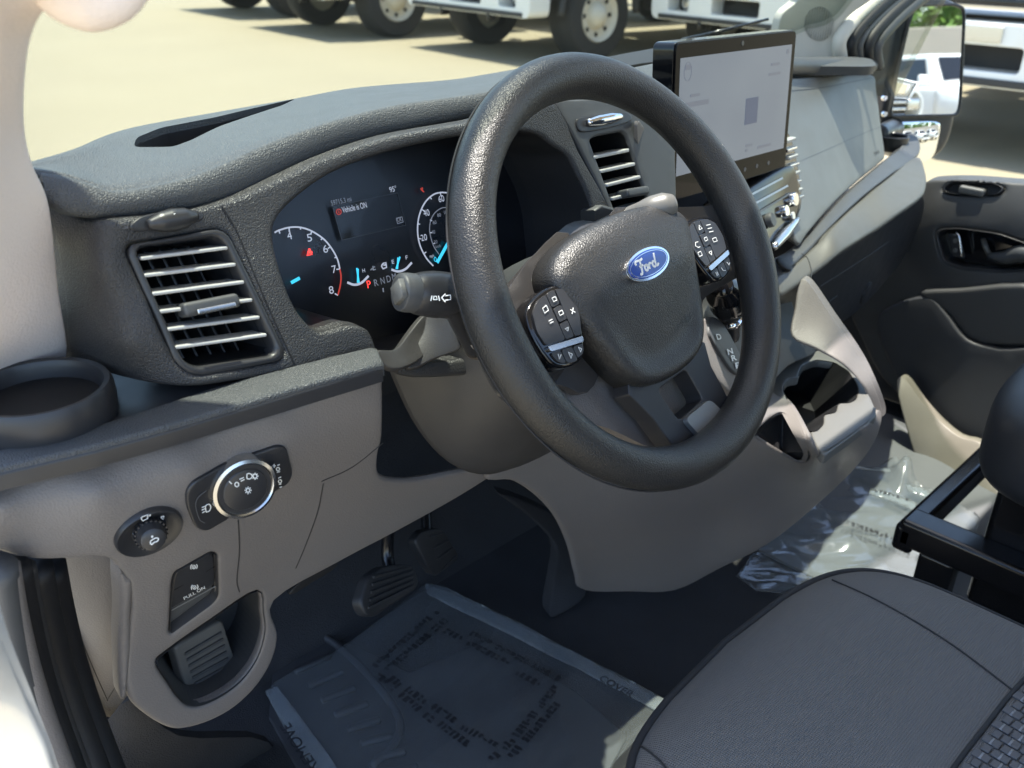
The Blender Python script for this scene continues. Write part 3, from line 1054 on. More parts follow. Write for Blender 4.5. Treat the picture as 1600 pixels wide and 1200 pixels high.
ribbon('dial_symbols', [ringpts(370, 757, 3, 3.4)+[(373, 757)], [(374, 749), (381, 746)], [(376, 752), (382, 749)], [(386, 748), (386, 741), (391, 740), (394, 744), (391, 748), (386, 748)], ringpts(398.5, 744, 3, 3.2)+[(401.5, 744)], ringpts(387.5, 766, 2.8, 3)+[(390.3, 766)], [(358, 752), (362, 756)]]
       + [[(387.5+4.2*math.cos(a), 766+4.4*math.sin(a)), (387.5+5.6*math.cos(a), 766+5.8*math.sin(a))] for a in [k*math.pi/4 for k in range(8)]]
       + [[(398.5+4*math.cos(a), 744+4.2*math.sin(a)), (398.5+5.4*math.cos(a), 744+5.6*math.sin(a))] for a in [k*math.pi/4 for k in range(8)]], SD, .0008, M['white_print'], hs, lift=.0002)
class Lift:
    def __init__(s, S, h): s.S = S; s.h = h
    def P(s, x, y): return s.S.U(x, y, s.h)
    def N(s, x, y, h=3): return s.S.N(x, y)
    def U(s, x, y, l=0.): return s.S.U(x, y, s.h+l)
S_hl = Lift(S_low, .0034)
for L in ([[(318, 795), (317, 786), (322, 783), (325, 787), (323, 793), (318, 795)], [(311, 788), (316, 786)], [(311, 792), (316, 790)], [(312, 796), (316, 794)]],
          [[(425, 720), (425, 726)], [(422.5, 723), (427.5, 723)], ringpts(431, 728, 2.4, 2.6)+[(433.4, 728)], [(429, 733), (434, 732)], [(430, 722), (434, 721)]],
          [ringpts(434, 747, 2.4, 2.6)+[(436.4, 747)], [(431, 742), (436, 740)], [(432, 752), (436, 751)], [(433, 756.5), (437, 755.5)]]):
    ribbon('switch_symbol', L, S_hl, .0008, M['white_print'], hs)
ribbon('switch_outline', [[(318, 762), (306, 772), (302, 785), (308, 806), (316, 812)]], S_hl, .0006, M['grey_print'], hs)

# ---- mirror adjuster
mN = facing(S_low, 232, 832, .5)
mc = on_plane(233, 829, S_low.P(233, 829)+mN*.006, mN)-mN*.005
ma = lathe('mirror_adjuster', [(0, .001), (.017, .001), (.0195, .0025), (.0235, .0035), (.0245, .002), (.0248, -.004)], S_low.U(232, 829, .0008), M['smooth_black'], dash, S_low.N(232, 829, 30), 56)
lathe('joystick', [(0, .0215), (.0072, .0215), (.0085, .0205), (.0092, .017), (.0105, .014), (.0115, .008), (.0125, .003), (.0125, .0)], mc, M['smooth_black'], ma, mN, 40)
for k in range(22):
    a = 2*math.pi*k/22
    e1 = np.cross(mN, (0, 0, 1.)); e1 = e1/np.linalg.norm(e1)
    e2 = np.cross(mN, e1)
    rd = e1*math.cos(a)+e2*math.sin(a)
    block('grip_rib', mc+mN*.0105+rd*.0112, rd, np.cross(mN, rd), mN, (.0012, .0014, .007), M['smooth_black'], ma)
S_ma = Lift(S_low, .0048)
SJ = Plane(mc+mN*.0222, mN)
jx, jy = [float(q) for q in ((mc+mN*.0222-CAM)@CR, (mc+mN*.0222-CAM)@CU)]
jz = float((mc+mN*.0222-CAM)@FW)
jx, jy = 800+FPX*jx/jz-243, 600-FPX*jy/jz-834
ribbon('adjuster_symbols', [[(204, 826), (208, 823), (208, 829), (204, 826)], [(247, 800), (252, 799), (251, 804), (247, 800)], [(216, 803), (218, 800), (227, 797), (226, 803), (219, 806), (216, 803)], [(230, 799), (231, 796)]], S_ma, .0008, M['white_print'], ma, smooth_line=False)
ribbon('joystick_symbol', [[(x+jx, y+jy) for x, y in L] for L in ([(237.5, 835), (241, 832.5), (246, 830), (250, 831), (248.5, 835), (244, 836.5), (240, 840), (238, 839), (237.5, 835)], ringpts(240.5, 828, .9, .9, 6)+[(241.4, 828)])], SJ, .0008, M['white_print'], ma, lift=.0002)

# ---- parking brake switch
well('switch_recess', swrec, S_low, M['taupe_dark'], dash, .012, None, .97)
S_sw = Lift(S_low, -.003)
pb = patch('brake_switch', rounded([(273, 911), (277, 899), (329, 869), (337, 872), (339, 917), (268, 957)], 4, 3), S_sw, M['smooth_black'], dash, thick=.006, bevel=.0015, step=9, smooth_outline=False)
patch('pull_lever', rounded([(268, 960), (339, 920), (340, 932), (332, 941), (267, 988)], 4, 3), Lift(S_low, -.008), M['slate'], pb, thick=.004, bevel=.0015, step=9, smooth_outline=False)
ribbon('lever_edge', [[(268, 958), (339, 919)]], S_sw, .0014, M['satin'], pb, lift=.0008)
ribbon('button_seam', [[(274, 926), (338, 889)]], S_sw, .0008, M['inner'], pb, lift=.0005)
for L in ([ringpts(305, 889.5, 2.6, 2.8)+[(307.6, 889.5)], [(300.5, 893), (300, 889), (302, 885.5)], [(309.5, 892), (310.5, 888), (309, 885)], [(305, 888), (305, 891)]],
          [ringpts(306, 921.5, 2.6, 2.8)+[(308.6, 921.5)], [(301.5, 925), (301, 921), (303, 917.5)], [(310.5, 924), (311.5, 920), (310, 917)], [(306, 920), (306, 923)]]):
    ribbon('brake_symbol', L, S_sw, .0006, M['white_print'], pb)
letters('pull_on_lettering', 'PULL ON', S_sw, (290, 941), (323, 923), .0046, M['white_print'], pb, .0005)

# ---- the end of the dashboard by the door and the kick panel below it
ek = Surf([(70, 872, 'x', -.452), (200, 880, 'x', -.408), (215, 1000, 'x', -.402), (200, 1090, 'x', -.404), (146, 1136, 'x', -.432), (100, 1000, 'x', -.446), (160, 1000, 'x', -.425)], .001)
patch('kick_panel', [(62, 866), (110, 868), (170, 866), (206, 905), (210, 960), (212, 1040), (205, 1095), (146, 1138), (120, 1060), (92, 960)], ek, M['taupe'], dash, thick=.01, bevel=.002, step=12)
for q_ in ([(84, 882), (110, 950), (140, 1030), (168, 1095)], [(168, 1093), (184, 1060), (190, 990), (186, 910)]):
    ribbon('panel_seam', [q_], ek, .0007, M['taupe_dark'], dash, lift=.0006)
patch('side_shell', [(186, 892), (200, 902), (210, 912), (206, 960), (207, 1010), (200, 1080), (190, 1092), (186, 1010), (188, 950)], Lift(S_low, .001), M['taupe'], dash, thick=.02, dirv=(.1, 1, 0), bevel=.006, step=9, seg=4)
# ================================================================ instruments behind the wheel
clus = thing('instrument_cluster', 'dark instrument cluster with lit gauges behind the steering wheel', 'gauges', (-.03, .26, -.05))
CN = np.array([0, -math.cos(R(18)), math.sin(R(18))])
S_cl = Plane((0, .245, 0), CN)
# tunnel from the surround back to the dial face, and the face itself
top_ = [S_fas.U(x, y, -.004) for x, y in hood]
bot_ = []
for p in top_:
    t = np.dot(S_cl.p-p, CN)/np.dot(np.array([0, 1., -.12]), CN)
    bot_.append(p+np.array([0, 1., -.12])*(t+.004))
nn = len(top_)
mesh('binnacle_wall', top_+bot_, [(i, (i+1) % nn, nn+(i+1) % nn, nn+i) for i in range(nn)], M['smooth_black'], clus)
ccx = sum(bot_)/nn
fc = [ccx+(p-ccx)*1.06 for p in bot_]
o = mesh('dial_face', fc+[p+np.array([0, .01, 0]) for p in fc], [tuple(range(nn)), tuple(range(2*nn-1, nn-1, -1))]+[(i, i+nn, (i+1) % nn+nn, (i+1) % nn) for i in range(nn)], M['cluster'], clus, False)
k = 400/1600.
zc = lambda L: [(400+a*k, 200+b*k) for a, b in L]
def rb(name, lines, wd, m, **kw):
    return ribbon(name, lines, S_cl, wd, M[m], clus, lift=.0012, **kw)
# tachometer
tach = zc([(112, 655), (140, 640), (205, 622), (275, 622), (345, 645), (420, 695), (470, 755), (505, 820), (520, 880)])
rb('tachometer_arc', [tach], .0014, 'lit_white')
rb('redline_arc', [zc([(520, 880), (528, 930), (522, 990), (508, 1045)])], .0014, 'dim_red')
for a, b in (((203, 622), (205, 650)), ((345, 645), (338, 668)), ((462, 742), (445, 755)), ((520, 882), (498, 884)), ((140, 640), (146, 660)), ((275, 622), (274, 636)), ((412, 688), (402, 700)), ((498, 808), (486, 812)), ((508, 1045), (488, 1035))):
    rb('tick', [zc([a, b])], .0011, 'lit_white')
for ch, p in (('4', (196, 700)), ('5', (320, 712)), ('6', (420, 782)), ('7', (474, 908)), ('8', (456, 1038))):
    x, y = p
    letters('numeral', ch, S_cl, zc([(x, y)])[0], zc([(x+28, y-6)])[0], .0070, M['lit_white'], clus, .0014)
rb('tachometer_needle', [zc([(215, 968), (270, 938)])], .0030, 'cyan')
rb('seatbelt_light', [zc([(330, 755), (345, 790), (318, 798), (330, 755)]), zc([(318, 780), (348, 775)])], .0016, 'lit_red', smooth_line=False)
# message display
scr = zc([(472, 492), (880, 406), (932, 608), (532, 702)])
patch('message_display', resample(scr, 12), S_cl, M['lcd'], clus, thick=.0006, lift=.0006, bevel=0, step=20, smooth_outline=False)
S_md = Lift(S_cl, .0008)
ribbon('display_frame', [[scr[0], scr[1], scr[2], scr[3], scr[0]]], S_md, .0005, M['grey_print'], clus, smooth_line=False)
letters('odometer_lettering', '59715.3 mi', S_md, *zc([(468, 486), (594, 458)]), .0046, M['lit_dim'], clus)
letters('temperature_lettering', '95°', S_md, *zc([(833, 404), (876, 394)]), .0052, M['lit_white'], clus)
letters('message_lettering', 'Vehicle is ON', S_md, *zc([(538, 532), (690, 498)]), .0056, M['lit_white'], clus)
ribbon('warning_symbol', [zc(ringpts(513, 525, 15, 17))+zc([(528, 525)]), zc([(513, 517), (514, 534)])], S_md, .0007, M['dim_red'], clus)
ribbon('ok_box', [zc([(872, 565), (908, 556), (915, 588), (880, 598), (872, 565)])], S_md, .0007, M['lit_dim'], clus, smooth_line=False)
letters('ok_lettering', 'OK', S_md, *zc([(882, 588), (908, 581)]), .0040, M['lit_dim'], clus)
# small gauges
rb('temperature_arc', [zc([(566, 965), (610, 980), (655, 968), (700, 925)])], .0022, 'lit_white')
rb('fuel_arc', [zc([(842, 885), (885, 897), (930, 882), (970, 842)])], .0022, 'lit_white')
rb('needle', [zc([(640, 968), (626, 875)]), zc([(632, 968), (634, 880)])], .0016, 'cyan', smooth_line=False)
rb('needle', [zc([(872, 882), (896, 805)]), zc([(880, 882), (884, 810)])], .0016, 'cyan', smooth_line=False)
letters('gauge_letter', 'H', S_cl, *zc([(662, 905), (678, 902)]), .0038, M['lit_white'], clus, .0014)
letters('gauge_letter', 'F', S_cl, *zc([(932, 822), (946, 819)]), .0038, M['lit_white'], clus, .0014)
letters('gauge_letter', 'E', S_cl, *zc([(846, 850), (860, 847)]), .0038, M['lit_white'], clus, .0014)
rb('coolant_symbol', [zc([(712, 890), (722, 878), (728, 888), (744, 884)]), zc([(726, 862), (730, 884)]), zc([(730, 870), (740, 868)])], .0010, 'lit_dim', smooth_line=False)
rb('pump_symbol', [zc([(780, 862), (792, 846), (808, 842), (812, 872), (790, 880), (780, 862)]), zc([(792, 858), (808, 856)])], .0014, 'lit_white', smooth_line=False)
letters('gear_letter', 'P', S_cl, *zc([(694, 1002), (716, 997)]), .0072, M['lit_red'], clus, .0014)
for ch, x, y in (('R', 738, 990), ('N', 778, 978), ('D', 816, 966), ('M', 850, 952)):
    letters('gear_letter', ch, S_cl, *zc([(x, y), (x+24, y-6)]), .0066, M['lit_dim'], clus, .0014)
rb('gear_mark', [zc([(790, 1000), (793, 1026)])], .0012, 'lit_dim')
# speedometer
spd = zc([(1104, 862), (1060, 812), (1020, 730), (1006, 640), (1016, 550), (1050, 470), (1100, 420), (1150, 404), (1210, 408)])
rb('speedometer_arc', [spd], .0014, 'lit_white')
rb('inner_arc', [zc([(1140, 790), (1105, 735), (1082, 650), (1088, 580), (1115, 530), (1160, 500), (1210, 500)])], .0008, 'lit_dim')
for a, b in (((1148, 404), (1153, 428)), ((1034, 510), (1050, 522)), ((1010, 690), (1030, 694)), ((1085, 432), (1093, 446)), ((1008, 600), (1022, 602)), ((1045, 785), (1060, 776)), ((1083, 575), (1096, 580)), ((1084, 655), (1096, 655)), ((1104, 724), (1114, 720))):
    rb('tick', [zc([a, b])], .0010, 'lit_white')
for ch, x, y, dx in (('20', 1030, 708, 36), ('40', 1046, 554, 36), ('60', 1140, 466, 34)):
    letters('numeral', ch, S_cl, *zc([(x, y), (x+dx, y-8)]), .0064, M['lit_white'], clus, .0014)
for ch, x, y, dx in (('20', 1110, 726, 20), ('40', 1094, 664, 22), ('60', 1102, 604, 22), ('80', 1130, 558, 22), ('100', 1172, 540, 28)):
    letters('numeral', ch, S_cl, *zc([(x, y), (x+dx, y-5)]), .0036, M['lit_dim'], clus, .0014)
letters('unit_lettering', 'mph', S_cl, *zc([(1082, 812), (1108, 806)]), .0032, M['lit_white'], clus, .0014)
letters('unit_lettering', 'km/h', S_cl, *zc([(1118, 752), (1150, 745)]), .0030, M['lit_dim'], clus, .0014)
letters('numeral', '0', S_cl, *zc([(1110, 838), (1126, 834)]), .0050, M['cyan'], clus, .0014)
rb('speedometer_needle', [zc([(1128, 842), (1204, 705)])], .0034, 'cyan')
rb('belt_reminder', [zc([(1024, 378), (1036, 392), (1046, 400)]), zc([(1036, 372), (1034, 392)])], .0012, 'dim_red', smooth_line=False)
# clear pane over the dials
pn = [ccx+(p-ccx)*.99+CN*.018 for p in bot_]
mesh('clear_pane', pn, [tuple(range(nn))], M['lens'], clus, False)

# ================================================================ steering column
colm = thing('steering_column', 'dark grey steering column shroud with two stalks behind the wheel', 'column', (0, .1, -.1))
TAU, RHO = R(31.7), R(4.5)
WX = np.array([1., 0, 0])
WU0 = np.array([0, math.sin(TAU), math.cos(TAU)])
WN = np.cross(WX, WU0)                      # towards the driver
WXr = WX*math.cos(RHO)+WU0*math.sin(RHO)
WU = -WX*math.sin(RHO)+WU0*math.cos(RHO)
WR = WXr
def W(u, v, w_=0.):
    return WR*u+WU*v+WN*w_
def ringrow(w_, rx, ru, rd, n=28, du=0., pw=2.6):
    """rounded cross-section of the shroud at distance w_ along the column"""
    out = []
    for k in range(n):
        th = 2*math.pi*k/n
        c, s = math.cos(th), math.sin(th)
        x = abs(c)**(2/pw)*(1 if c > 0 else -1)*rx
        y = abs(s)**(2/pw)*(1 if s > 0 else -1)*(ru if s > 0 else rd)
        out.append(WX*(x+du)+WU0*y+WN*w_)
    return out
loft('upper_shroud', [ringrow(-.052, .060, .042, .030), ringrow(-.075, .064, .045, .033), ringrow(-.12, .066, .047, .03), ringrow(-.19, .066, .04, .03)], M['slate'], colm, 56, 4, closed=True, caps=True)
lowr = [ringrow(-.050, .050, .02, .048), ringrow(-.062, .060, .02, .062), ringrow(-.10, .088, .01, .088), ringrow(-.15, .112, .0, .120), ringrow(-.20, .118, -.01, .145), ringrow(-.24, .118, -.01, .150)]
loft('lower_shroud', lowr, M['taupe_dark'], colm, 56, 5, closed=True, caps=True)
# the cover plates beside the left stalk
sp = Surf([(622, 570, .108), (670, 490, .12), (720, 560, .085), (735, 470, .09), (700, 500, .10), (640, 575, .102)])
patch('shroud_plate', [(636, 570), (660, 520), (668, 492), (700, 488), (716, 530), (718, 546), (680, 560), (650, 574)], sp, M['taupe_dark'], colm, thick=.01, bevel=.0015, step=9, smooth_outline=True)
# turn-signal stalk
def stalk(name, root, tip, r0, r1, parent):
    pass
sa, sb_ = at(738, 520, 'y', .070), at(700, 452, 'y', .050)
st = tube('turn_signal_stalk', [at(742, 545, 'y', .085), at(728, 522, 'y', .078), at(712, 490, 'y', .07), at(700, 462, 'y', .064)], [.009, .008, .0085, .011], M['smooth_black'], colm, 16)
tube('stalk_grip', [at(712, 468, 'y', .060), at(700, 462, 'y', .060), at(676, 460, 'y', .061), at(655, 459, 'y', .062), at(643, 458, 'y', .063)], [.012, .0185, .0185, .0168, .0145], M['smooth_black'], st, 24)
tube('end_button', [at(646, 458, 'y', .063), at(634, 457, 'y', .064), at(625, 456, 'y', .065), at(621, 456, 'y', .0655)], [.0152, .0152, .0146, .009], M['slate'], st, 24)
tube('end_cap', [at(628, 456, 'y', .060), at(620, 456, 'y', .061), at(616, 456, 'y', .0615)], [.0105, .0105, .007], M['grey'], st, 4)
tube('stalk_collar', [at(748, 540, 'y', .088), at(735, 520, 'y', .080)], [.014, .012], M['taupe'], st, 20, smooth_path=False)
S_st = Plane(at(685, 462, 'y', .0415), ray(685, 470))
ribbon('stalk_symbols', [[(690, 465), (696, 459), (696, 462), (704, 461), (704, 468), (696, 469), (696, 472), (690, 465)], [(673, 470), (675, 462)], [(677, 468), (678, 463), (682, 463), (683, 468), (677, 468)], [(685, 462), (687, 470)]], S_st, .0008, M['white_print'], st, smooth_line=False, lift=.0002)
# wiper stalk, just showing above the pad on the far side
wt = [at(985, 338, 'y', .05), at(1010, 330, 'y', .035), at(1035, 323, 'y', .025), at(1052, 318, 'y', .02)]
tube('wiper_stalk', [at(930, 360, 'y', .08)]+wt, [.008, .009, .010, .0125, .0125, .009], M['grey'], colm, 18)

# ================================================================ steering wheel
sw_ = thing('steering_wheel', 'black leather-grained steering wheel with blue oval emblem on its hub', 'steering wheel', (0, -.02, -.05))
RM, RT = .1755, .0193
V, Fc = [], []
NA, NB = 144, 28
for i in range(NA):
    a = 2*math.pi*i/NA
    for j in range(NB):
        b = 2*math.pi*j/NB
        # slightly flattened section, thicker at the thumb rests
        tr = RT*(1+.05*math.cos(4*a))
        rr = RM+tr*math.cos(b)*.97
        V.append(W(rr*math.sin(a), rr*math.cos(a), tr*math.sin(b)*1.03))
for i in range(NA):
    for j in range(NB):
        Fc.append((i*NB+j, i*NB+(j+1) % NB, ((i+1) % NA)*NB+(j+1) % NB, ((i+1) % NA)*NB+j))
o = mesh('rim', V, Fc, M['rim'], sw_)
fixnormals(o)
# stitched seam round the back of the rim
tube('rim_seam', [W((RM+RT*.93)*math.sin(a), (RM+RT*.93)*math.cos(a), -RT*.36) for a in [2*math.pi*k/72 for k in range(72)]], .0009, M['seam'], sw_, 6, per=2, closed=True)
# airbag cover
half = [(0, .0505), (.034, .0490), (.066, .0435), (.087, .034), (.0975, .020), (.094, .003), (.084, -.024), (.073, -.051), (.061, -.076), (.047, -.091), (.026, -.0985), (0, -.1005)]
padp = half+[(-u, v) for u, v in half[-2:0:-1]]
pad_d = crom(padp, True, 5)
PA = np.array(pad_d)
PB = np.roll(PA, -1, axis=0)
def dome_of(q):
    """height of the cover above its rim: rolled edge, slight crown, the lower half falling away"""
    q = np.asarray(q, float).reshape(-1, 2)
    d, _ = seg_dist(q, PA, PB)
    e = np.clip(d/.015, 0, 1)
    h = .013*np.sqrt(np.maximum(0, 1-(1-e)**2))
    e2 = np.clip(d/.03, 0, 1)
    e2 = e2*e2*(3-2*e2)
    h += .008*np.maximum(0, 1-(q[:, 0]/.1)**2)*e2
    fall = np.maximum(0, -.016+.10*np.abs(q[:, 0])-q[:, 1])
    h -= np.minimum(.020, fall*.24)*e2
    return h-.004
def dome(u, v):
    return float(dome_of([(u, v)])[0])
cpt = np.array([0., -.015])
rings = []
for f_ in (.0005, .0018, .004, .007, .011, .015, .020):
    q = PA+(cpt-PA)/np.linalg.norm(cpt-PA, axis=1)[:, None]*f_
    rings += [tuple(p) for p in q]
v_, t_ = sheet2d([tuple(p) for p in pad_d], [], .0045, rings)
hh = dome_of(v_)
topv = [W(a, b, -.004+h) for (a, b), h in zip(v_, hh)]
solid('airbag_cover', topv, t_, [W(a, b, -.030) for a, b in v_], M['airbag'], sw_)
def padz(u, v):
    return -.030+.026+dome(u, v)
# emblem
ec = (0.0, -.0005)
en = W(0, 0, 1)-WU*(-.02)
EZ = padz(*ec)
def ell(rx, ry, n=56):
    return [(ec[0]+rx*math.cos(2*math.pi*k/n), ec[1]+ry*math.sin(2*math.pi*k/n)) for k in range(n)]
em = prism('emblem', ell(.0306, .0134), W(0, 0, EZ-.003), WR, WU, .0055, M['chrome'], sw_, bevel=.0014)
prism('emblem_field', ell(.0278, .0112), W(0, 0, EZ+.0022), WR, WU, .0008, M['blue'], em)
prism('emblem_line', ell(.0264, .0100), W(0, 0, EZ+.0022), WR, WU, .0011, M['chrome'], em, holes=[ell(.0258, .0095)], step=.0018)
class WP:
    """wheel-plane sheet addressed in metres"""
    def __init__(s, w_): s.w = w_
    def P(s, u, v): return W(u, v, s.w)
    def N(s, u, v, h=0): return WN
    def U(s, u, v, l=0.): return W(u, v, s.w+l)
SE = WP(EZ+.0034)
fx, fy, fs = -.0175, -.0068, .00118     # hand-drawn script
def fl(L):
    return [(fx+x*fs, fy+y*fs) for x, y in L]
ribbon('emblem_script', [fl([(1.0, 8.2), (.6, 9.4), (1.8, 10.6), (4.2, 10.6), (7.0, 10.2), (9.8, 10.8)]), fl([(6.2, 10.2), (5.6, 7), (4.8, 3.6), (3.8, 1.2), (2.2, .6), (1.2, 1.6)]), fl([(3.2, 6.0), (5.4, 6.3), (8.2, 6.3)]),
        fl([(10.4, 5.4), (8.8, 4.6), (8.6, 2.4), (9.8, 1.4), (11.4, 2.2), (11.8, 4.2), (10.4, 5.4), (12.6, 5.0)]), fl([(13.0, 5.2), (13.6, 3.4), (13.2, 1.4)]), fl([(13.7, 3.6), (15, 5.2), (16.6, 5.2), (16.8, 4.4)]),
        fl([(21.6, 5.0), (19.6, 5.4), (18.2, 4.0), (18.4, 2.0), (20, 1.4), (21.6, 2.8)]), fl([(24.2, 10.8), (22.8, 7), (21.8, 3.6), (21.9, 1.8), (23.4, 1.6), (25, 2.6)])], SE, .0019, M['white_print'], em, lift=.0)
# moulded airbag lettering, barely raised
SL = WP(padz(.035, -.063)+.0006)
letters('airbag_lettering', 'AIRBAG', SL, (.018, -.066), (.056, -.066), .0080, M['airbag'], sw_)
# spokes: glossy shells behind the cover
spk_l = [(-.03, .052), (-.075, .047), (-.11, .036), (-.146, .024), (-.172, .016), (-.178, -.02), (-.170, -.052), (-.140, -.056), (-.110, -.060), (-.085, -.078), (-.05, -.06), (-.03, -.02)]
for s in (-1, 1):
    pl = [(u*(-s), v) for u, v in spk_l]
    def sd(u, v):
        return -.012+.018*min(1, max(0, (abs(u)-.09)/.07))-(.014 if v < -.045 else 0.)*min(1, max(0, (-.045-v)/.02))
    o = prism('spoke', crom(pl if s < 0 else pl[::-1], True, 3), W(0, 0, -.030), WR, WU, .014, M['spoke'], sw_, bevel=.003, dome=sd, step=.008)
    # button pod
    pod = [(.0875, .0125), (.104, .0175), (.124, .0145), (.1385, .006), (.1425, -.010), (.138, -.034), (.128, -.044), (.112, -.0475), (.098, -.044), (.0875, -.024), (.083, -.004)]
    pod = [(u*s, v) for u, v in pod]
    pb_ = prism('button_pod', crom(pod if s > 0 else pod[::-1], True, 3), W(0, 0, -.020), WR, WU, .019, M['gloss'], sw_, bevel=.003, step=.01)
    def key(pts, h=.0208, m='smooth_black', nm='button'):
        q = [(u*s, v) for u, v in pts]
        return prism(nm, rounded(q if s > 0 else q[::-1], .0025, 4), W(0, 0, -.020), WR, WU, h, M[m], pb_, bevel=.0007, seg=2)
    key([(.0875, .0100), (.1010, .0140), (.1015, -.0270), (.0945, -.0285), (.0880, -.016), (.0848, -.003)])
    key([(.1022, .0142), (.1120, .0135), (.1122, .0015), (.1022, .0018)])
    key([(.1022, .0008), (.1122, .0005), (.1122, -.0115), (.1022, -.0115)], .0216)
    key([(.1022, -.0125), (.1122, -.0125), (.1122, -.0262), (.1022, -.0268)])
    key([(.1130, .0134), (.1240, .0115), (.1340, .0045), (.1375, -.010), (.1345, -.0225), (.1130, -.0258)])
    key([(.0945, -.0296), (.1348, -.0238), (.1340, -.0285), (.0960, -.0342)], .0222, 'silver', 'trim_strip')
    key([(.0965, -.0352), (.1085, -.0336), (.1085, -.0440), (.1000, -.0420)])
    key([(.1095, -.0334), (.1215, -.0315), (.1215, -.0430), (.1120, -.0452), (.1095, -.0445)])
    key([(.1225, -.0313), (.1332, -.0297), (.1310, -.0375), (.1260, -.0415), (.1225, -.0425)])
    SB = WP(.0010)
    sy = lambda L: [(u*s, v) for u, v in L]
    sym = [[(.0915, -.006), (.0955, -.010)], [(.0955, -.006), (.0915, -.010)], [(.105, .0085), (.109, .0085), (.109, .0055), (.105, .0055), (.105, .0085)], [(.105, -.0035), (.1095, -.0035), (.1095, -.0065), (.105, -.0065), (.105, -.0035)],
           [(.1055, -.018), (.1095, -.018), (.1075, -.0205), (.1055, -.018)], [(.118, .0055), (.123, .0045), (.123, .0005), (.118, .0012), (.118, .0055)], [(.118, -.0065), (.1225, -.0065)], [(.118, -.0085), (.1225, -.0085)],
           [(.1015, -.0385), (.104, -.036), (.104, -.0405), (.1015, -.0385)], [(.1135, -.0385), (.1165, -.0355), (.1165, -.041), (.1135, -.0385)], [(.125, -.0345), (.1285, -.037), (.1275, -.033)]]
    if s > 0:      # the right pod carries other marks
        sym = [[(.0955, -.004), (.0915, -.0035), (.0895, -.0065), (.0925, -.009), (.0955, -.009)], [(.0885, -.013), (.0935, -.013), (.0935, -.017), (.0885, -.017), (.0885, -.013)], [(.1045, .0055), (.107, .0095), (.1095, .0055), (.1045, .0055)], [(.105, -.0035), (.1095, -.0035), (.1095, -.0065), (.105, -.0065), (.105, -.0035)],
               [(.1045, -.0175), (.107, -.021), (.1095, -.0175), (.1045, -.0175)], [(.117, .0065), (.124, .0055)], [(.117, .0030), (.124, .0020)], [(.117, -.0005), (.124, -.0015)], [(.118, -.0075), (.124, -.0080), (.124, -.0115), (.118, -.0110), (.118, -.0075)],
               [(.1025, -.0375), (.1025, -.0410)], [(.1045, -.0375), (.1045, -.0410)], [(.1135, -.0360), (.1145, -.0395), (.1180, -.0405)], [(.125, -.0340), (.1265, -.0375), (.1290, -.0360)]]
    for q in sym:
        ribbon('button_symbol', [sy(q)], SB, .0006, M['white_print'], pb_, smooth_line=False, lift=.0010 if q is not sym[3] else .0018)
# bottom spoke with its slot and satin inlay
bs = [(-.050, -.085), (.058, -.085), (.062, -.115), (.066, -.150), (.060, -.176), (.030, -.188), (-.012, -.184), (-.026, -.168), (-.040, -.125)]
slot = rounded([(-.020, -.106), (.026, -.104), (.032, -.137), (-.010, -.140)], .006, 4)
prism('bottom_spoke', crom(bs, True, 3), W(0, 0, -.034), WR, WU, .020, M['smooth_black'], sw_, bevel=.003, holes=[slot], step=.012)
prism('satin_inlay', rounded([(-.008, -.1405), (.034, -.1385), (.046, -.158), (.036, -.172), (.006, -.172)], .007, 5), W(0, 0, -.016), WR, WU, .0075, M['satin'], sw_, bevel=.0015)
# back cover of the hub, seen through the gap below the left spoke
bc = [(-.125, -.050), (-.07, -.060), (-.02, -.085), (.04, -.10), (.045, -.150), (.020, -.176), (-.020, -.160), (-.065, -.118), (-.115, -.080)]
prism('hub_back_cover', crom(bc, True, 3), W(0, 0, -.060), WR, WU, .016, M['taupe'], sw_, bevel=.006, step=.012, seg=4)
lathe('hub', [(.055, 0), (.06, .02), (.05, .04), (0, .042)], W(0, 0, -.068), M['smooth_black'], sw_, WN, 32)
# ================================================================ touch screen
SC = np.array([.442, .187, .059])
TS = R(4.4)
SU_ = np.array([0, math.sin(TS), math.cos(TS)])
SN_ = np.array([0, -math.cos(TS), math.sin(TS)])
ts = thing('touchscreen', 'wide black touchscreen standing on the middle of the dashboard', 'screen', SC-np.array([0, 0, .09]))
def rrect(w_, h_, r_, seg=5):
    return rounded([(-w_/2, -h_/2), (w_/2, -h_/2), (w_/2, h_/2), (-w_/2, h_/2)], r_, seg)
prism('housing', rrect(.278, .184, .010), SC-SN_*.030, WX, SU_, .029, M['gloss'], ts, bevel=.004)
prism('cover_glass', rrect(.274, .181, .008), SC-SN_*.001, WX, SU_, .0025, M['screen'], ts, bevel=.0008)
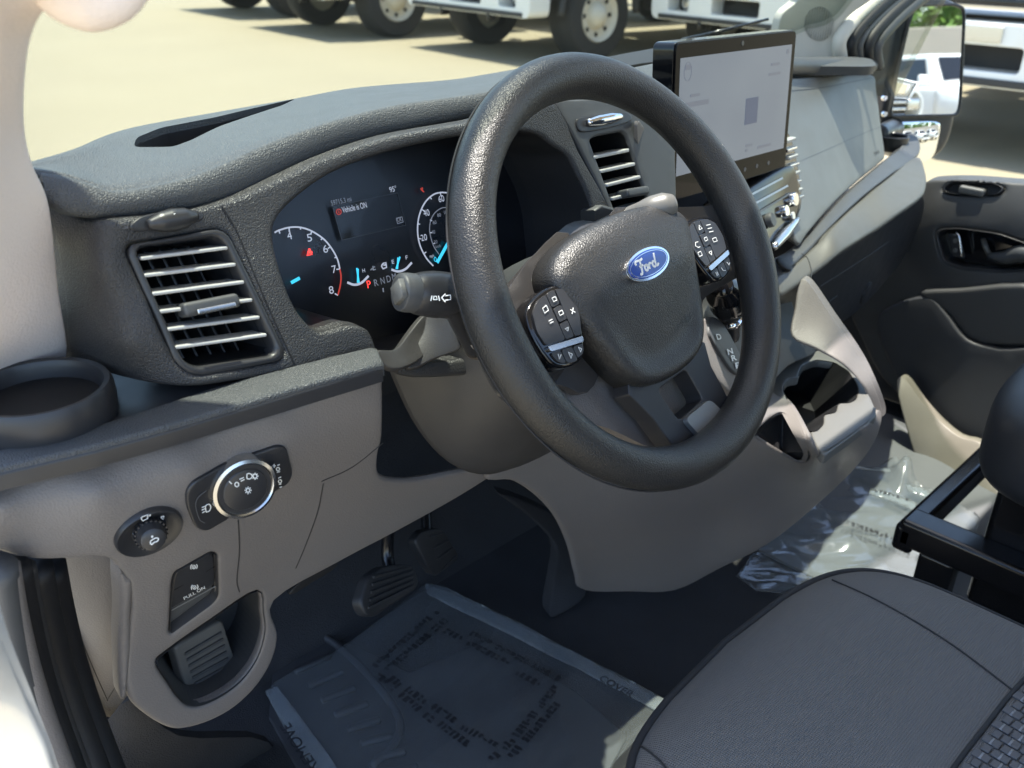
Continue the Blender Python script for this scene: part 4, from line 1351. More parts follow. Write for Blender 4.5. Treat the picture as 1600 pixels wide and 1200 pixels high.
# the lit picture on it
DSP = bpy.data.materials.new('lit_display')
DSP.use_nodes = True
t = DSP.node_tree
b = t.nodes['Principled BSDF']
b.inputs['Base Color'].default_value = (.02, .025, .03, 1)
b.inputs['Roughness'].default_value = .05
tc = t.nodes.new('ShaderNodeTexCoord')
gr = t.nodes.new('ShaderNodeTexNoise')
gr.inputs['Scale'].default_value = 5
t.links.new(tc.outputs['Object'], gr.inputs['Vector'])
cr = t.nodes.new('ShaderNodeValToRGB')
cr.color_ramp.elements[0].color = (.125, .155, .205, 1)
cr.color_ramp.elements[1].color = (.17, .205, .25, 1)
cr.color_ramp.elements[0].position = .35
cr.color_ramp.elements[1].position = .65
t.links.new(gr.outputs['Fac'], cr.inputs[0])
t.links.new(cr.outputs[0], b.inputs['Emission Color'])
b.inputs['Emission Strength'].default_value = .27
class Fr:
    """sheet addressed in metres in a frame"""
    def __init__(s, o, ex, ey): s.o = np.asarray(o, float); s.ex = np.asarray(ex, float); s.ey = np.asarray(ey, float); s.n = np.cross(s.ex, s.ey)
    def P(s, u, v): return s.o+s.ex*u+s.ey*v
    def N(s, u, v, h=0): return s.n
    def U(s, u, v, l=0.): return s.P(u, v)+s.n*l
FS = Fr(SC+SN_*.0016, WX, SU_)
prism('display', [(-.128, -.062), (.128, -.062), (.128, .074), (-.128, .074)], SC+SN_*.0012, WX, SU_, .0005, DSP, ts)
def ui(name, col, e):
    return mat(name, (.02, .02, .03), .05, emis=(col, e))
M['ui_dark'] = ui('screen_tile', (.03, .05, .10), .36)
M['ui_pale'] = ui('screen_pale', (.2, .23, .27), .75)
M['ui_ink'] = ui('screen_ink', (.07, .085, .115), .42)
prism('screen_tile', rrect(.030, .033, .001), SC+SN_*.0017+WX*.036-SU_*.002, WX, SU_, .0003, M['ui_dark'], ts)
for k, (u, v, wd) in enumerate(((-.095, .030, .020), (.088, .052, .022), (.088, .040, .030), (.036, -.046, .016), (.075, -.052, .034), (.030, -.052, .006), (-.02, -.052, .008), (-.112, .063, .010), (.118, .066, .006), (-.09, .020, .05))):
    prism('screen_text', rrect(wd, .0035 if k < 7 else .006, .0005), SC+SN_*.0017+WX*u+SU_*v, WX, SU_, .0003, M['ui_ink'], ts)
ribbon('screen_ring', [[(-.112+.0075*math.cos(a), .058+.0105*math.sin(a)) for a in [k*math.pi/8 for k in range(17)]]], FS, .0009, M['ui_ink'], ts, lift=.0004)
lathe('lens_dot', [(0, .0006), (.0028, .0006), (.0034, 0)], SC+SN_*.0017+WX*.004+SU_*.0825, M['smooth_black'], ts, SN_, 20)
# bottom key strip marks
for u in (-.06, -.03, 0, .03, .06, .09):
    lathe('touch_key', [(0, .0004), (.003, .0004), (.003, 0)], SC+SN_*.0015+WX*u-SU_*.077, M['grey_print'], ts, SN_, 12)

# ================================================================ middle and passenger side of the dashboard
# back wall that the screen stands against, and the black open tray on top
trs = Surf([(905, 100, .36), (1045, 75, .40), (935, 118, .30), (1045, 110, .30)])
patch('top_tray', [(900, 96), (940, 90), (1000, 79), (1050, 72), (1052, 92), (1000, 99), (950, 110), (915, 118)], trs, M['inner'], dash, thick=.02, dirv=(0, .2, -1), bevel=.002, step=9)
trl = Surf([(935, 112, .275), (1050, 92, .29), (945, 128, .245), (1050, 118, .25)])
patch('tray_lip', [(930, 116), (980, 106), (1052, 94), (1054, 116), (990, 126), (945, 134)], trl, M['pad'], dash, thick=.012, dirv=(0, .3, -1), bevel=.004, step=8)
blk = Surf([(950, 130, .262), (1060, 110, .262), (980, 190, .235), (1060, 190, .235)])
patch('stack_top', [(935, 132), (1000, 122), (1060, 114), (1062, 200), (1000, 200), (955, 170)], blk, M['smooth_black'], dash, thick=.02, dirv=(0, 1, 0), bevel=.002, step=10)
# airbag panel in front of the passenger
S_ab = Surf([(1235, 130, .340), (1365, 125, .385), (1380, 250, .310), (1255, 372, .165), (1244, 250, .252), (1372, 188, .347)], .002)
patch('airbag_panel', [(1205, 122), (1240, 121), (1310, 117), (1362, 116), (1370, 140), (1377, 195), (1383, 240), (1376, 254), (1340, 284), (1300, 322), (1262, 366), (1250, 382), (1238, 360), (1232, 300), (1222, 230), (1205, 170)], S_ab, M['grey'], dash, thick=.02, dirv=(.1, 1, 0), bevel=.005, step=10)
ribbon('panel_crease', [[(1235, 142), (1290, 136), (1330, 128), (1362, 122)]], S_ab, .0016, M['slate'], dash, lift=.0006)
ribbon('panel_crease', [[(1250, 252), (1300, 230), (1350, 208), (1376, 198)]], S_ab, .0010, M['slate'], dash, lift=.0003)
letters('airbag_lettering', 'SRS', S_ab, (1366, 243), (1374, 239), .006, M['inner'], dash, .001)
sh0, sh1 = at(1205, 104, 'y', .350), at(1357, 103, 'y', .392)
tube('shelf_lip', [sh0, sh0*.5+sh1*.5, sh1, sh1+(sh1-sh0)*.012], [.0145, .0145, .0145, .010], M['slate'], dash, 20)
shs = Plane((0, 0, .058), (0, 0, 1))
patch('passenger_shelf', [(1190, 92), (1300, 88), (1352, 90), (1366, 96), (1362, 103), (1280, 103), (1190, 106)], shs, M['slate'], dash, thick=.016, dirv=(0, .2, -1), bevel=.004, step=9)
# stepped ledges below it
S_l1 = Surf([(1205, 405, .160), (1255, 376, .168), (1320, 305, .225), (1380, 254, .295), (1425, 212, .36), (1215, 428, .135), (1275, 376, .150), (1330, 320, .195), (1390, 272, .250), (1436, 240, .30)])
patch('passenger_ledge', [(1200, 408), (1250, 379), (1318, 306), (1380, 252), (1405, 232), (1420, 208), (1434, 214), (1438, 236), (1420, 254), (1390, 273), (1330, 322), (1276, 376), (1242, 410), (1214, 430)], S_l1, M['slate'], dash, thick=.02, dirv=(0, .7, -.7), bevel=.005, step=9)
S_l2 = Surf([(1210, 432, .128), (1242, 411, .138), (1276, 378, .148), (1330, 324, .190), (1390, 275, .245), (1436, 243, .29), (1240, 448, .108), (1290, 412, .112), (1360, 366, .130), (1446, 298, .165), (1300, 370, .135), (1380, 310, .178), (1222, 458, .108)])
patch('knee_pad', [(1208, 434), (1242, 411), (1276, 378), (1330, 324), (1390, 275), (1432, 244), (1446, 266), (1448, 290), (1438, 308), (1400, 336), (1352, 370), (1290, 412), (1246, 445), (1222, 460), (1212, 450)], S_l2, M['knee'], dash, thick=.02, dirv=(0, .8, -.6), bevel=.007, step=9, seg=4)
ribbon('panel_seam', [[(1252, 366+30), (1262, 404), (1268, 425), (1266, 436)]], S_l2, .0012, M['inner'], dash, lift=.0005)
S_gb = Surf([(1222, 460, .120), (1290, 414, .124), (1360, 368, .142), (1446, 303, .178), (1240, 500, .17), (1300, 505, .18), (1345, 482, .20), (1400, 420, .235), (1440, 335, .22)])
patch('glove_box', [(1218, 460), (1250, 442), (1290, 413), (1352, 371), (1400, 338), (1440, 308), (1442, 335), (1425, 378), (1400, 420), (1345, 482), (1300, 510), (1250, 515), (1226, 490)], S_gb, M['smooth_black'], dash, thick=.02, dirv=(0, 1, -.2), bevel=.003, step=12)
ribbon('panel_seam', [[(1258, 462), (1300, 436), (1350, 404), (1388, 378)], [(1272, 488), (1292, 474), (1308, 462)]], S_gb, .0012, M['slate'], dash, lift=.0006)
disc('glove_latch', 1352, 458, S_gb, .022, M['smooth_black'], dash, .004)
disc('grab_notch', 1224, 414, S_l2, .013, M['inner'], dash, .003, .001)  # near-black disc paints the shade inside the grab notch
lathe('passenger_cup', [(.034, 0), (.036, .02), (.034, .022), (.031, .02), (.03, -.01), (0, -.012)], at(1392, 222, 'y', .37)-np.array([0, 0, .006]), M['smooth_black'], dash, seg=40)

# climate panel below the screen, seen past the wheel
S_cp = Surf([(1130, 330, .150), (1240, 262, .176), (1250, 330, .160), (1195, 400, .122), (1160, 380, .122)])
cp = patch('climate_panel', [(1120, 325), (1160, 302), (1225, 262), (1244, 268), (1250, 320), (1236, 352), (1212, 388), (1192, 402), (1165, 385), (1140, 365)], S_cp, M['gloss'], dash, thick=.02, dirv=(0, 1, 0), bevel=.002, step=9)
for pts, m in (([(1140, 322), (1222, 278)], 'satin'), ([(1150, 334), (1230, 290)], 'satin'), ([(1160, 347), (1232, 303)], 'slate')):
    ribbon('panel_strip', [pts], S_cp, .0028, M[m], cp, lift=.0012)
for px_, py_, r_, m in ((1236, 312, .010, 'chrome'), (1222, 330, .008, 'chrome'), (1200, 345, .010, 'slate'), (1232, 338, .006, 'silver')):
    disc('climate_knob', px_, py_, S_cp, r_, M[m], cp, .008)
bl0, bl1 = S_cp.U(1204, 388, .004), S_cp.U(1240, 344, .006)
tube('trim_blade', [bl0, bl0*.5+bl1*.5, bl1], [.005, .0075, .004], M['silver'], cp, 10)
# vent between screen and passenger, nearly edge-on
S_v3 = Surf([(1222, 215, .205), (1248, 240, .215), (1252, 320, .185), (1228, 300, .18)])
v3 = patch('air_vent', [(1214, 205), (1230, 205), (1243, 240), (1252, 300), (1250, 330), (1236, 348), (1224, 300), (1218, 250)], S_v3, M['gloss'], dash, thick=.02, dirv=(0, 1, 0), bevel=.002, step=8)
for k, y in enumerate((222, 236, 248, 261, 274, 288, 301, 312)):
    x = 1221+k*1.8
    A, B = S_v3.U(x, y, .003), S_v3.U(x+14, y-5, .003)
    block('slat', (A+B)/2, B-A, (0, 1, -.1), (0, 0, 1), (np.linalg.norm(B-A), .012, .0055), M['chrome'] if k % 2 else M['slat'], v3, .0015, 2)

# ================================================================ centre console below the dashboard
con = thing('center_console', 'warm grey console with cup tray and pocket below the dashboard middle', 'console', (.35, .1, -.62))
S_con = Surf([(775, 750, .150), (912, 922, .213), (1055, 925, 'x', .345), (1200, 850, 'x', .43), (1330, 735, 'x', .53), (1378, 650, 'x', .555), (1000, 750, .110), (1150, 690, .040), (1250, 725, 'x', .385), (900, 700, .135), (850, 800, .170), (1300, 720, 'x', .48), (1190, 640, .03), (1000, 900, .155), (1120, 820, .085), (1284, 711, 'z', -.302), (1236, 623, 'z', -.302), (1362, 658, 'z', -.302), (1205, 609, 'z', -.302)], .0005)
zk = lambda L: [(1080+a/3.53, 420+b/3.53) for a, b in L]
pkt = [tuple(p) for p in rounded(zk([(345, 922), (440, 815), (490, 785), (528, 800), (655, 1030), (640, 1068), (590, 1072), (470, 1008)]), 9, 5)]
con_out = [(760, 748), (800, 752), (835, 772), (868, 806), (890, 852), (902, 900), (914, 924), (985, 926), (1055, 924), (1125, 890), (1200, 852), (1275, 792), (1335, 735), (1368, 690), (1379, 652), (1372, 640), (1358, 660), (1302, 702), (1284, 712), (1276, 700), (1258, 660), (1236, 625), (1205, 610), (1150, 600), (1050, 600), (900, 640), (800, 690)]
patch('console_front', con_out, S_con, M['taupe'], con, holes=[pkt], thick=.012, dirv=(.3, .8, -.2), bevel=.005, step=12, seg=4)
well('pocket', pkt, S_con, M['smooth_black'], con, .028, ray(1220, 690)/np.linalg.norm(ray(1220, 690)), .92)
S_tr = Plane((0, 0, -.300), (0, 0, 1))
cuph = [tuple(p) for p in rounded(zk([(597, 572), (615, 525), (690, 499), (790, 513), (870, 565), (918, 645), (915, 712), (880, 737), (808, 739), (800, 790), (728, 803), (733, 850), (690, 897), (612, 889), (560, 790), (505, 660), (530, 607), (592, 598)]), 6, 3)]
tr_out = [(1150, 640), (1195, 600), (1232, 568), (1262, 548), (1300, 552), (1330, 572), (1352, 605), (1368, 640), (1362, 656), (1304, 700), (1284, 709), (1262, 668), (1240, 628), (1190, 640)]
patch('cup_tray', tr_out, S_tr, M['grey'], con, holes=[cuph], thick=.012, bevel=.003, step=10)
well('cup_well', cuph, S_tr, M['inner'], con, .085, (.1, .6, -.78), .9)
ribbon('tray_edge', [[(1366, 640), (1358, 656), (1302, 697), (1286, 704)]], S_tr, .004, M['slate'], con, lift=.003)
# the flared right wall
S_fin = Surf([(1250, 442, 'x', .548), (1264, 441, 'x', .555), (1240, 522, 'x', .500), (1275, 542, 'x', .505), (1318, 565, 'x', .515), (1352, 602, 'x', .53), (1345, 562, 'x', .56), (1376, 640, 'x', .56), (1300, 495, 'x', .555)])
patch('console_wall', [(1249, 440), (1264, 440), (1300, 492), (1345, 558), (1374, 622), (1379, 650), (1366, 652), (1352, 606), (1318, 568), (1276, 544), (1238, 524), (1243, 480)], S_fin, M['taupe'], con, thick=.012, dirv=(1, .1, 0), bevel=.003, step=9)
# sunken bay between console and glove box
bay = Surf([(1200, 500, .12), (1245, 470, .14), (1275, 545, .10), (1215, 570, .06), (1160, 480, .10), (1150, 600, .03)])
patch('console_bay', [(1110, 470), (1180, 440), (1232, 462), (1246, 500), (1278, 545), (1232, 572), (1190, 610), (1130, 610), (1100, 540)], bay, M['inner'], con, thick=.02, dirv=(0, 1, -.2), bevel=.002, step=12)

# ================================================================ gear selector
gs = thing('gear_selector', 'black gear lever and marked indicator strip seen through the steering wheel', 'gear lever', (.33, .05, -.15))
S_gs = Surf([(1105, 498, .050), (1128, 505, .050), (1160, 580, .020), (1150, 612, .010), (1092, 560, .012), (1120, 560, .022)])
patch('indicator_strip', [(1106, 498), (1124, 506), (1142, 535), (1158, 572), (1152, 586), (1138, 578), (1118, 548), (1104, 520)], S_gs, M['slate'], gs, thick=.008, bevel=.002, step=8, lift=.004)
patch('indicator_plate', [(1080, 520), (1104, 496), (1128, 504), (1166, 575), (1164, 612), (1150, 618), (1118, 592), (1085, 556)], S_gs, M['taupe'], gs, thick=.01, bevel=.003, step=9)
for ch, a, b_ in (('D', (1114, 533), (1121, 532)), ('N', (1131, 556), (1139, 554)), ('R', (1137, 566), (1145, 564)), ('P', (1143, 577), (1151, 575))):
    letters('gear_letter', ch, Lift(S_gs, .0045), a, b_, .0062, M['white_print'], gs, .001, bold=.03)
tube('lever', [at(1140, 525, 'y', .06), at(1142, 505, 'y', .055), at(1140, 480, 'y', .05)], [.012, .011, .012], M['smooth_black'], gs, 18)
tube('lever_knob', [at(1140, 492, 'y', .05), at(1138, 474, 'y', .045), at(1132, 456, 'y', .04), at(1126, 446, 'y', .036)], [.014, .021, .021, .012], M['gloss'], gs, 20)
tube('lever_ring', [at(1142, 500, 'y', .052), at(1141, 495, 'y', .0515)], [.0152, .0152], M['chrome'], gs, 20, smooth_path=False)

# panel closing the stack between the right vent and the console
S_sp = Surf([(950, 345), (1060, 345), (1180, 400, .12), (1150, 480, .10), (1120, 560, .075), (900, 640, .15), (800, 690, .16), (800, 560, .15), (940, 500, .16), (1000, 480, .155)], .001)
patch('stack_panel', [(930, 330), (1000, 340), (1060, 330), (1140, 330), (1190, 400), (1165, 480), (1130, 560), (1080, 620), (900, 660), (800, 700), (790, 620), (860, 540), (950, 480)], S_sp, M['slate'], dash, thick=.02, dirv=(0, 1, -.2), bevel=.003, step=18)
# ================================================================ cab shell: floor, roof, pillars, glass, door
FLZ = -.70
fl = mesh('floor', [(-.47, -1.5, FLZ), (1.36, -1.5, FLZ), (1.36, .46, FLZ), (-.47, .46, FLZ), (-.47, .66, -.45), (1.36, .66, -.45), (-.47, .70, -.03), (1.36, .70, -.03)], [(0, 1, 2, 3), (3, 2, 5, 4), (4, 5, 7, 6)], M['carpet'], None, False)
tag(fl, kind='structure')
fl.modifiers.new('t', 'SOLIDIFY').thickness = .02
# engine tunnel liner left of the console
S_tn = Surf([(790, 790, .36), (880, 830, .33), (868, 955, 'z', -.685), (760, 900, 'z', -.62), (860, 900, .30), (910, 930, .26), (905, 960, 'z', -.69)])
tn = patch('tunnel_liner', [(780, 770), (850, 795), (890, 830), (905, 900), (915, 930), (868, 962), (858, 950), (866, 900), (868, 850), (820, 800)], S_tn, M['carpet'], None, thick=.02, dirv=(.3, 1, 0), bevel=.004, step=12)
tag(tn, 'black moulded liner beside the foot of the console', 'liner')

roof = thing('roof', 'pale van roof lining over the seats', 'roof', (.45, -.6, .76))
block('roof_panel', (.45, -.62, .79), (1, 0, 0), (0, 1, 0), (0, 0, 1), (1.96, 1.40, .03), M['white_paint'], roof, .01)
block('roof_lining', (.45, -.60, .762), (1, 0, 0), (0, 1, 0), (0, 0, 1), (1.86, 1.36, .02), M['pillar_r'], roof, .008)
# windscreen
rowsW = []
for k in range(5):
    s = k/4
    z = -.03+(.755+.03)*s
    xl, xr = -.45+.08*s, 1.35-.125*s
    yc, ye = .72-.56*s, .36-.29*s
    rowsW.append([np.array([xl+(xr-xl)*i/12, ye+(yc-ye)*(1-(2*i/12-1)**2)**.6, z]) for i in range(13)])
ws = loft('windshield', rowsW, M['glass'], None, 32, 3, thick=.004)
tag(ws, 'large sloping windshield in front of the dashboard', 'windshield')

# left pillar trim
pl = thing('pillar_trim', 'pale pinkish grey pillar trim at the left edge', 'pillar', (-.45, .2, 0))
S_pl = Surf([(107, 556, .232), (86, 360, .192), (78, 305, .172), (44, 200, .13), (44, 130, .08), (60, 40, .02), (100, -5, -.02), (-60, 620, .215), (-60, 300, .09), (-60, 50, -.03), (20, 590, .225), (20, 300, .14), (10, 100, .03), (60, -60, -.06)])
patch('trim_panel', [(140, -50), (102, -4), (76, 16), (58, 46), (47, 92), (42, 150), (44, 208), (57, 258), (76, 300), (86, 350), (96, 450), (108, 558), (60, 574), (0, 604), (-80, 640), (-90, 400), (-80, 100), (-60, -60), (40, -80)], S_pl, M['pillar'], pl, thick=.03, dirv=(-.3, .9, .1), bevel=.006, step=16, per=5, seg=4)
# unseen upper pillar up to the roof, thickened inward to shade the ledge
tube('upper_pillar', [(-.445, .28, .10), (-.43, .24, .28), (-.385, .20, .50), (-.31, .13, .75)], [.022, .028, .042, .06], M['pillar'], pl, 16)
gh = thing('grab_handle', 'pale rounded grab handle hanging at the top left corner', 'handle', at(130, 0, 'y', .04))
tube('grip', [at(70, -44, 'y', -.01), at(100, -15, 'y', -.015), at(138, -3, 'y', -.02), at(176, -13, 'y', -.025), at(210, -44, 'y', -.03)], [.0105, .0128, .0140, .0128, .0105], M['pillar'], gh, 20)

# right pillar trim with its small speaker
pr = thing('pillar_trim', 'cream pillar trim with a round speaker grille on the passenger side', 'pillar', (1.2, .45, .05))
S_pr = Surf([(1240, 92, .49), (1298, 90, .44), (1300, 58, .445), (1362, 0, .385), (1246, 0, .50), (1222, 22, .515), (1225, 60, .51), (1290, 20, .46)])
spk_px = [(1280+23*math.cos(a), 37+27*math.sin(a)) for a in [2*math.pi*k/36 for k in range(36)]]
patch('trim_panel', [(1222, 96), (1214, 60), (1222, 22), (1246, 0), (1262, -30), (1400, -40), (1364, -2), (1328, 24), (1303, 58), (1300, 92), (1262, 96)], S_pr, M['pillar_r'], pr, thick=.02, dirv=(.3, .9, 0), bevel=.004, step=11)
sg = patch('speaker_grille', spk_px, Lift(S_pr, .002), M['grille'] if 'grille' in M else M['pillar_r'], pr, thick=.004, bevel=.001, step=9, smooth_outline=False)
for j in range(-7, 8):
    for i in range(-6, 7):
        u, v = i*3.3+(1.6 if j % 2 else 0), j*3.3
        if (u/20)**2+(v/24)**2 < 1:
            pass
edge = [(1312, 96), (1310, 62), (1336, 28), (1372, -4), (1400, -25)]
for off, r_, m, nm in ((2, .014, 'pillar_r', 'edge_trim'), (20, .013, 'inner', 'door_seal'), (33, .009, 'slate', 'glass_edge'), (46, .013, 'inner', 'window_frame'), (60, .012, 'slate', 'window_frame')):
    tube(nm, [at(x+off, y+off*.15, 'y', .425-.0006*off) for x, y in edge], r_, M[m], pr, 12)

# ---- passenger door
dr = thing('passenger_door', 'black moulded passenger door panel with handle and window switch', 'door', (1.32, 0, -.5))
S_dr = Surf([(1446, 290, 'x', 1.335), (1600, 292, 'x', 1.335), (1600, 330, 'x', 1.315), (1450, 330, 'x', 1.315), (1600, 450, 'x', 1.310), (1400, 450, 'x', 1.315), (1600, 560, 'x', 1.29), (1480, 620, 'x', 1.30), (1380, 560, 'x', 1.32), (1340, 480, 'x', 1.325)], .0005)
bez = [tuple(p) for p in rounded([(1461, 364), (1470, 357), (1500, 356), (1560, 364), (1640, 392), (1640, 420), (1560, 424), (1500, 418), (1472, 408)], 10, 4)]
swp = [tuple(p) for p in rounded([(1470, 298), (1482, 285), (1555, 287), (1572, 294), (1560, 305), (1490, 304)], 7, 4)]
patch('door_card', [(1425, 300), (1446, 283), (1470, 279), (1520, 279), (1600, 285), (1690, 290), (1700, 460), (1690, 640), (1600, 640), (1520, 660), (1450, 640), (1385, 600), (1345, 530), (1325, 470), (1360, 400), (1405, 330)], S_dr, M['door'], dr, holes=[bez, swp], thick=.04, dirv=(1, 0, 0), bevel=.008, step=14, seg=4)
wl = well('handle_recess', bez, S_dr, M['gloss'], dr, .03, (1, .1, 0), .93)
well('switch_recess', swp, S_dr, M['inner'], dr, .012, (.9, .0, -.3), .95)
vent_frame('recess_ring', bez, [tuple(np.array(p)*.94+np.array((1545, 391))*.06) for p in bez], S_dr, dr, .003)
vent_frame('switch_ring', swp, [tuple(np.array(p)*.9+np.array((1520, 295))*.1) for p in swp], S_dr, dr, .003)
a0 = S_dr.U(1520, 297, -.004)
block('window_switch', a0, (0, 1, 0), (1, 0, 0), (0, 0, 1), (.05, .03, .016), M['grey'], dr, .005)
A, B = S_dr.U(1489, 367, -.006), S_dr.U(1497, 403, -.006)
lk = block('lock_switch', (A+B)/2, B-A, (1, 0, 0), (0, 1, 0), (np.linalg.norm(B-A), .012, .022), M['smooth_black'], dr, .003)
tube('lock_trim', [S_dr.U(1490, 367, .002), S_dr.U(1497, 366, .002), S_dr.U(1500, 374, .002), S_dr.U(1503, 400, .002)], .0022, M['chrome'], lk, 8)
for y in (376, 391):
    disc('lock_key', 1493, y, S_dr, .0045, M['grey'], lk, .002, .001)
tube('inside_handle', [at(1545, 400, 'x', 1.32), at(1572, 402, 'x', 1.315), at(1596, 396, 'x', 1.312), at(1640, 404, 'x', 1.31)], [.006, .014, .017, .016], M['slate'], dr, 14)
tube('pull_bar', [at(1536, 374, 'x', 1.335), at(1540, 386, 'x', 1.32), at(1546, 398, 'x', 1.325)], .005, M['grey'], dr, 10)
S_mp = Surf([(1370, 520, 'x', 1.285), (1440, 465, 'x', 1.285), (1500, 520, 'x', 1.270), (1540, 560, 'x', 1.265), (1500, 660, 'x', 1.24), (1420, 620, 'x', 1.27)])
patch('map_pocket', [(1368, 505), (1400, 475), (1450, 464), (1478, 490), (1510, 530), (1560, 545), (1640, 560), (1640, 720), (1500, 700), (1440, 655), (1400, 590)], S_mp, M['rubber'], dr, thick=.02, dirv=(1, 0, 0), bevel=.006, step=14)
S_ar = Surf([(1440, 462, 'x', 1.285), (1600, 452, 'x', 1.275), (1600, 520, 'x', 1.27), (1510, 525, 'x', 1.28)])
patch('armrest', [(1436, 458), (1500, 452), (1620, 450), (1640, 530), (1560, 540), (1512, 528), (1480, 490)], S_ar, M['door'], dr, thick=.03, dirv=(1, 0, 0), bevel=.008, step=13)
# sunlit sill trim at the foot of the door
S_st2 = Surf([(1403, 602, 'x', 1.19), (1414, 590, 'x', 1.215), (1470, 660, 'x', 1.20), (1510, 690, 'x', 1.18), (1510, 780, 'x', 1.10), (1440, 740, 'x', 1.14), (1425, 680, 'x', 1.16)])
stp = patch('sill_trim', [(1402, 604), (1413, 589), (1440, 625), (1470, 658), (1500, 682), (1540, 700), (1560, 790), (1510, 792), (1462, 768), (1440, 738), (1420, 680)], S_st2, M['fin'], None, thick=.02, dirv=(1, 0, -.1), bevel=.003, step=12)
tag(stp, 'cream sunlit sill trim at the foot of the passenger door', 'trim')

# ---- passenger side mirror
mr = thing('side_mirror', 'black two-pane side mirror outside the passenger window', 'mirror', (1.6, .4, -.1))
MN = np.array([-.513, -.853, .075])
MN = MN/np.linalg.norm(MN)
S_mr = Plane(at(1450, 120, 'x', 1.60), MN)
hout = crom([(1384, 205), (1388, 150), (1394, 95), (1402, 45), (1414, 12), (1432, -4), (1470, -6), (1496, 2), (1506, 18), (1505, 70), (1500, 150), (1494, 200), (1480, 234), (1456, 252), (1430, 257), (1405, 244), (1390, 226)], True, 4)
patch('mirror_housing', hout, Lift(S_mr, -.004), M['smooth_black'], mr, thick=.11, dirv=(.45, .89, 0), bevel=.018, step=14, smooth_outline=False, seg=4)
zm = lambda L: [(1220+a/4.2105, b/4.2105) for a, b in L]
up_g = rounded(zm([(880, 45), (1130, 38), (1188, 62), (1195, 120), (1168, 690), (1150, 748), (728, 756), (722, 730), (765, 480), (835, 180)]), 6, 4)
patch('upper_glass', up_g, Lift(S_mr, .003), M['mirror'], mr, thick=.004, bevel=0, step=30, smooth_outline=False)
patch('glass_rim', [tuple((np.array(p)-np.array((1450, 95)))*1.05+np.array((1450, 95))) for p in up_g], Lift(S_mr, .0), M['smooth_black'], mr, holes=[[tuple(p) for p in up_g]], thick=.012, lift=.007, bevel=.002, step=20, smooth_outline=False)
lo_g = rounded(zm([(713, 835), (730, 803), (970, 795), (1040, 800), (1042, 850), (1008, 1005), (965, 1062), (885, 1080), (815, 1030), (740, 930)]), 7, 4)
v, tt = sheet2d([tuple(p) for p in lo_g], [], 3.5)
cc = S_mr.P(1428, 222)
pts = []
for x, y in v:
    P = S_mr.U(x, y, .004)
    d = np.linalg.norm(P-cc)
    pts.append(P+S_mr.N(0, 0)*(.004-d*d/(2*.55)))
solid('lower_glass', pts, tt, [p-S_mr.N(0, 0)*.004 for p in pts], M['mirror'], mr)
tube('mirror_arm', [at(1372, 210, 'x', 1.36), at(1384, 205, 'x', 1.45), at(1400, 200, 'x', 1.58)], [.02, .02, .025], M['smooth_black'], mr, 14)
for y in (153, 178):
    disc('mirror_screw', 1381, y, Plane(at(1381, y, 'x', 1.47), MN), .006, M['chrome'], mr, .006)

# ---- left door frame and sill
df = thing('door_frame', 'black rubber seals and painted sill of the open driver doorway', 'door frame', (-.48, .2, -.6))
for x0, x1, xx, r_, m, nm in ((-2, 84, -.505, .012, 'slate', 'sill_edge'), (12, 99, -.50, .008, 'taupe', 'seal_bead'), (26, 112, -.492, .010, 'inner', 'door_seal'), (38, 126, -.485, .008, 'taupe_dark', 'seal_bead'), (56, 146, -.475, .012, 'inner', 'door_seal'), (74, 166, -.462, .014, 'inner', 'door_seal')):
    p = []
    for s in (0, .25, .5, .75, 1., 1.25):
        x = x0+(x1-x0)*s+10*math.sin(s*math.pi)*(-1)
        p.append(at(x, 885+315*s, 'x', xx))
    tube(nm, p, r_, M[m], df, 10)
S_bd = Surf([(0, 900, 'x', -.53), (70, 1200, 'x', -.53), (-50, 1200, 'x', -.56), (-50, 950, 'x', -.56)])
patch('sill_panel', [(-90, 860), (-30, 900), (5, 1000), (50, 1110), (90, 1230), (60, 1300), (-90, 1300)], S_bd, M['white_paint'], df, thick=.01, dirv=(.4, .6, -.5), bevel=.003, step=22)
# dark trim filling the corner between sill and floor
S_cn = Surf([(60, 890, 'x', -.455), (140, 1130, 'x', -.44), (200, 1100, 'x', -.42), (300, 1230, 'z', -.66), (160, 1230, 'x', -.45)])
patch('footwell_side', [(56, 872), (110, 960), (148, 1130), (205, 1092), (280, 1150), (420, 1160), (430, 1260), (150, 1270)], S_cn, M['carpet'], df, thick=.01, bevel=.001, step=16)

bs_ = block('body_side', (1.39, -.25, -.48), (1, 0, 0), (0, 1, 0), (0, 0, 1), (.03, 2.0, .46), M['smooth_black'], None, .005)
tag(bs_, 'dark lower body side behind the passenger door panel', 'body side')

wg = mesh('side_window', [(1.352, -.9, -.2), (1.352, .30, -.2), (1.352, .40, -.1), (1.30, .20, .42), (1.26, .02, .72), (1.26, -.9, .72)], [(0, 1, 2, 3, 4, 5)], M['glass'], None, False)
tag(wg, 'clear passenger side window above the door panel', 'window')
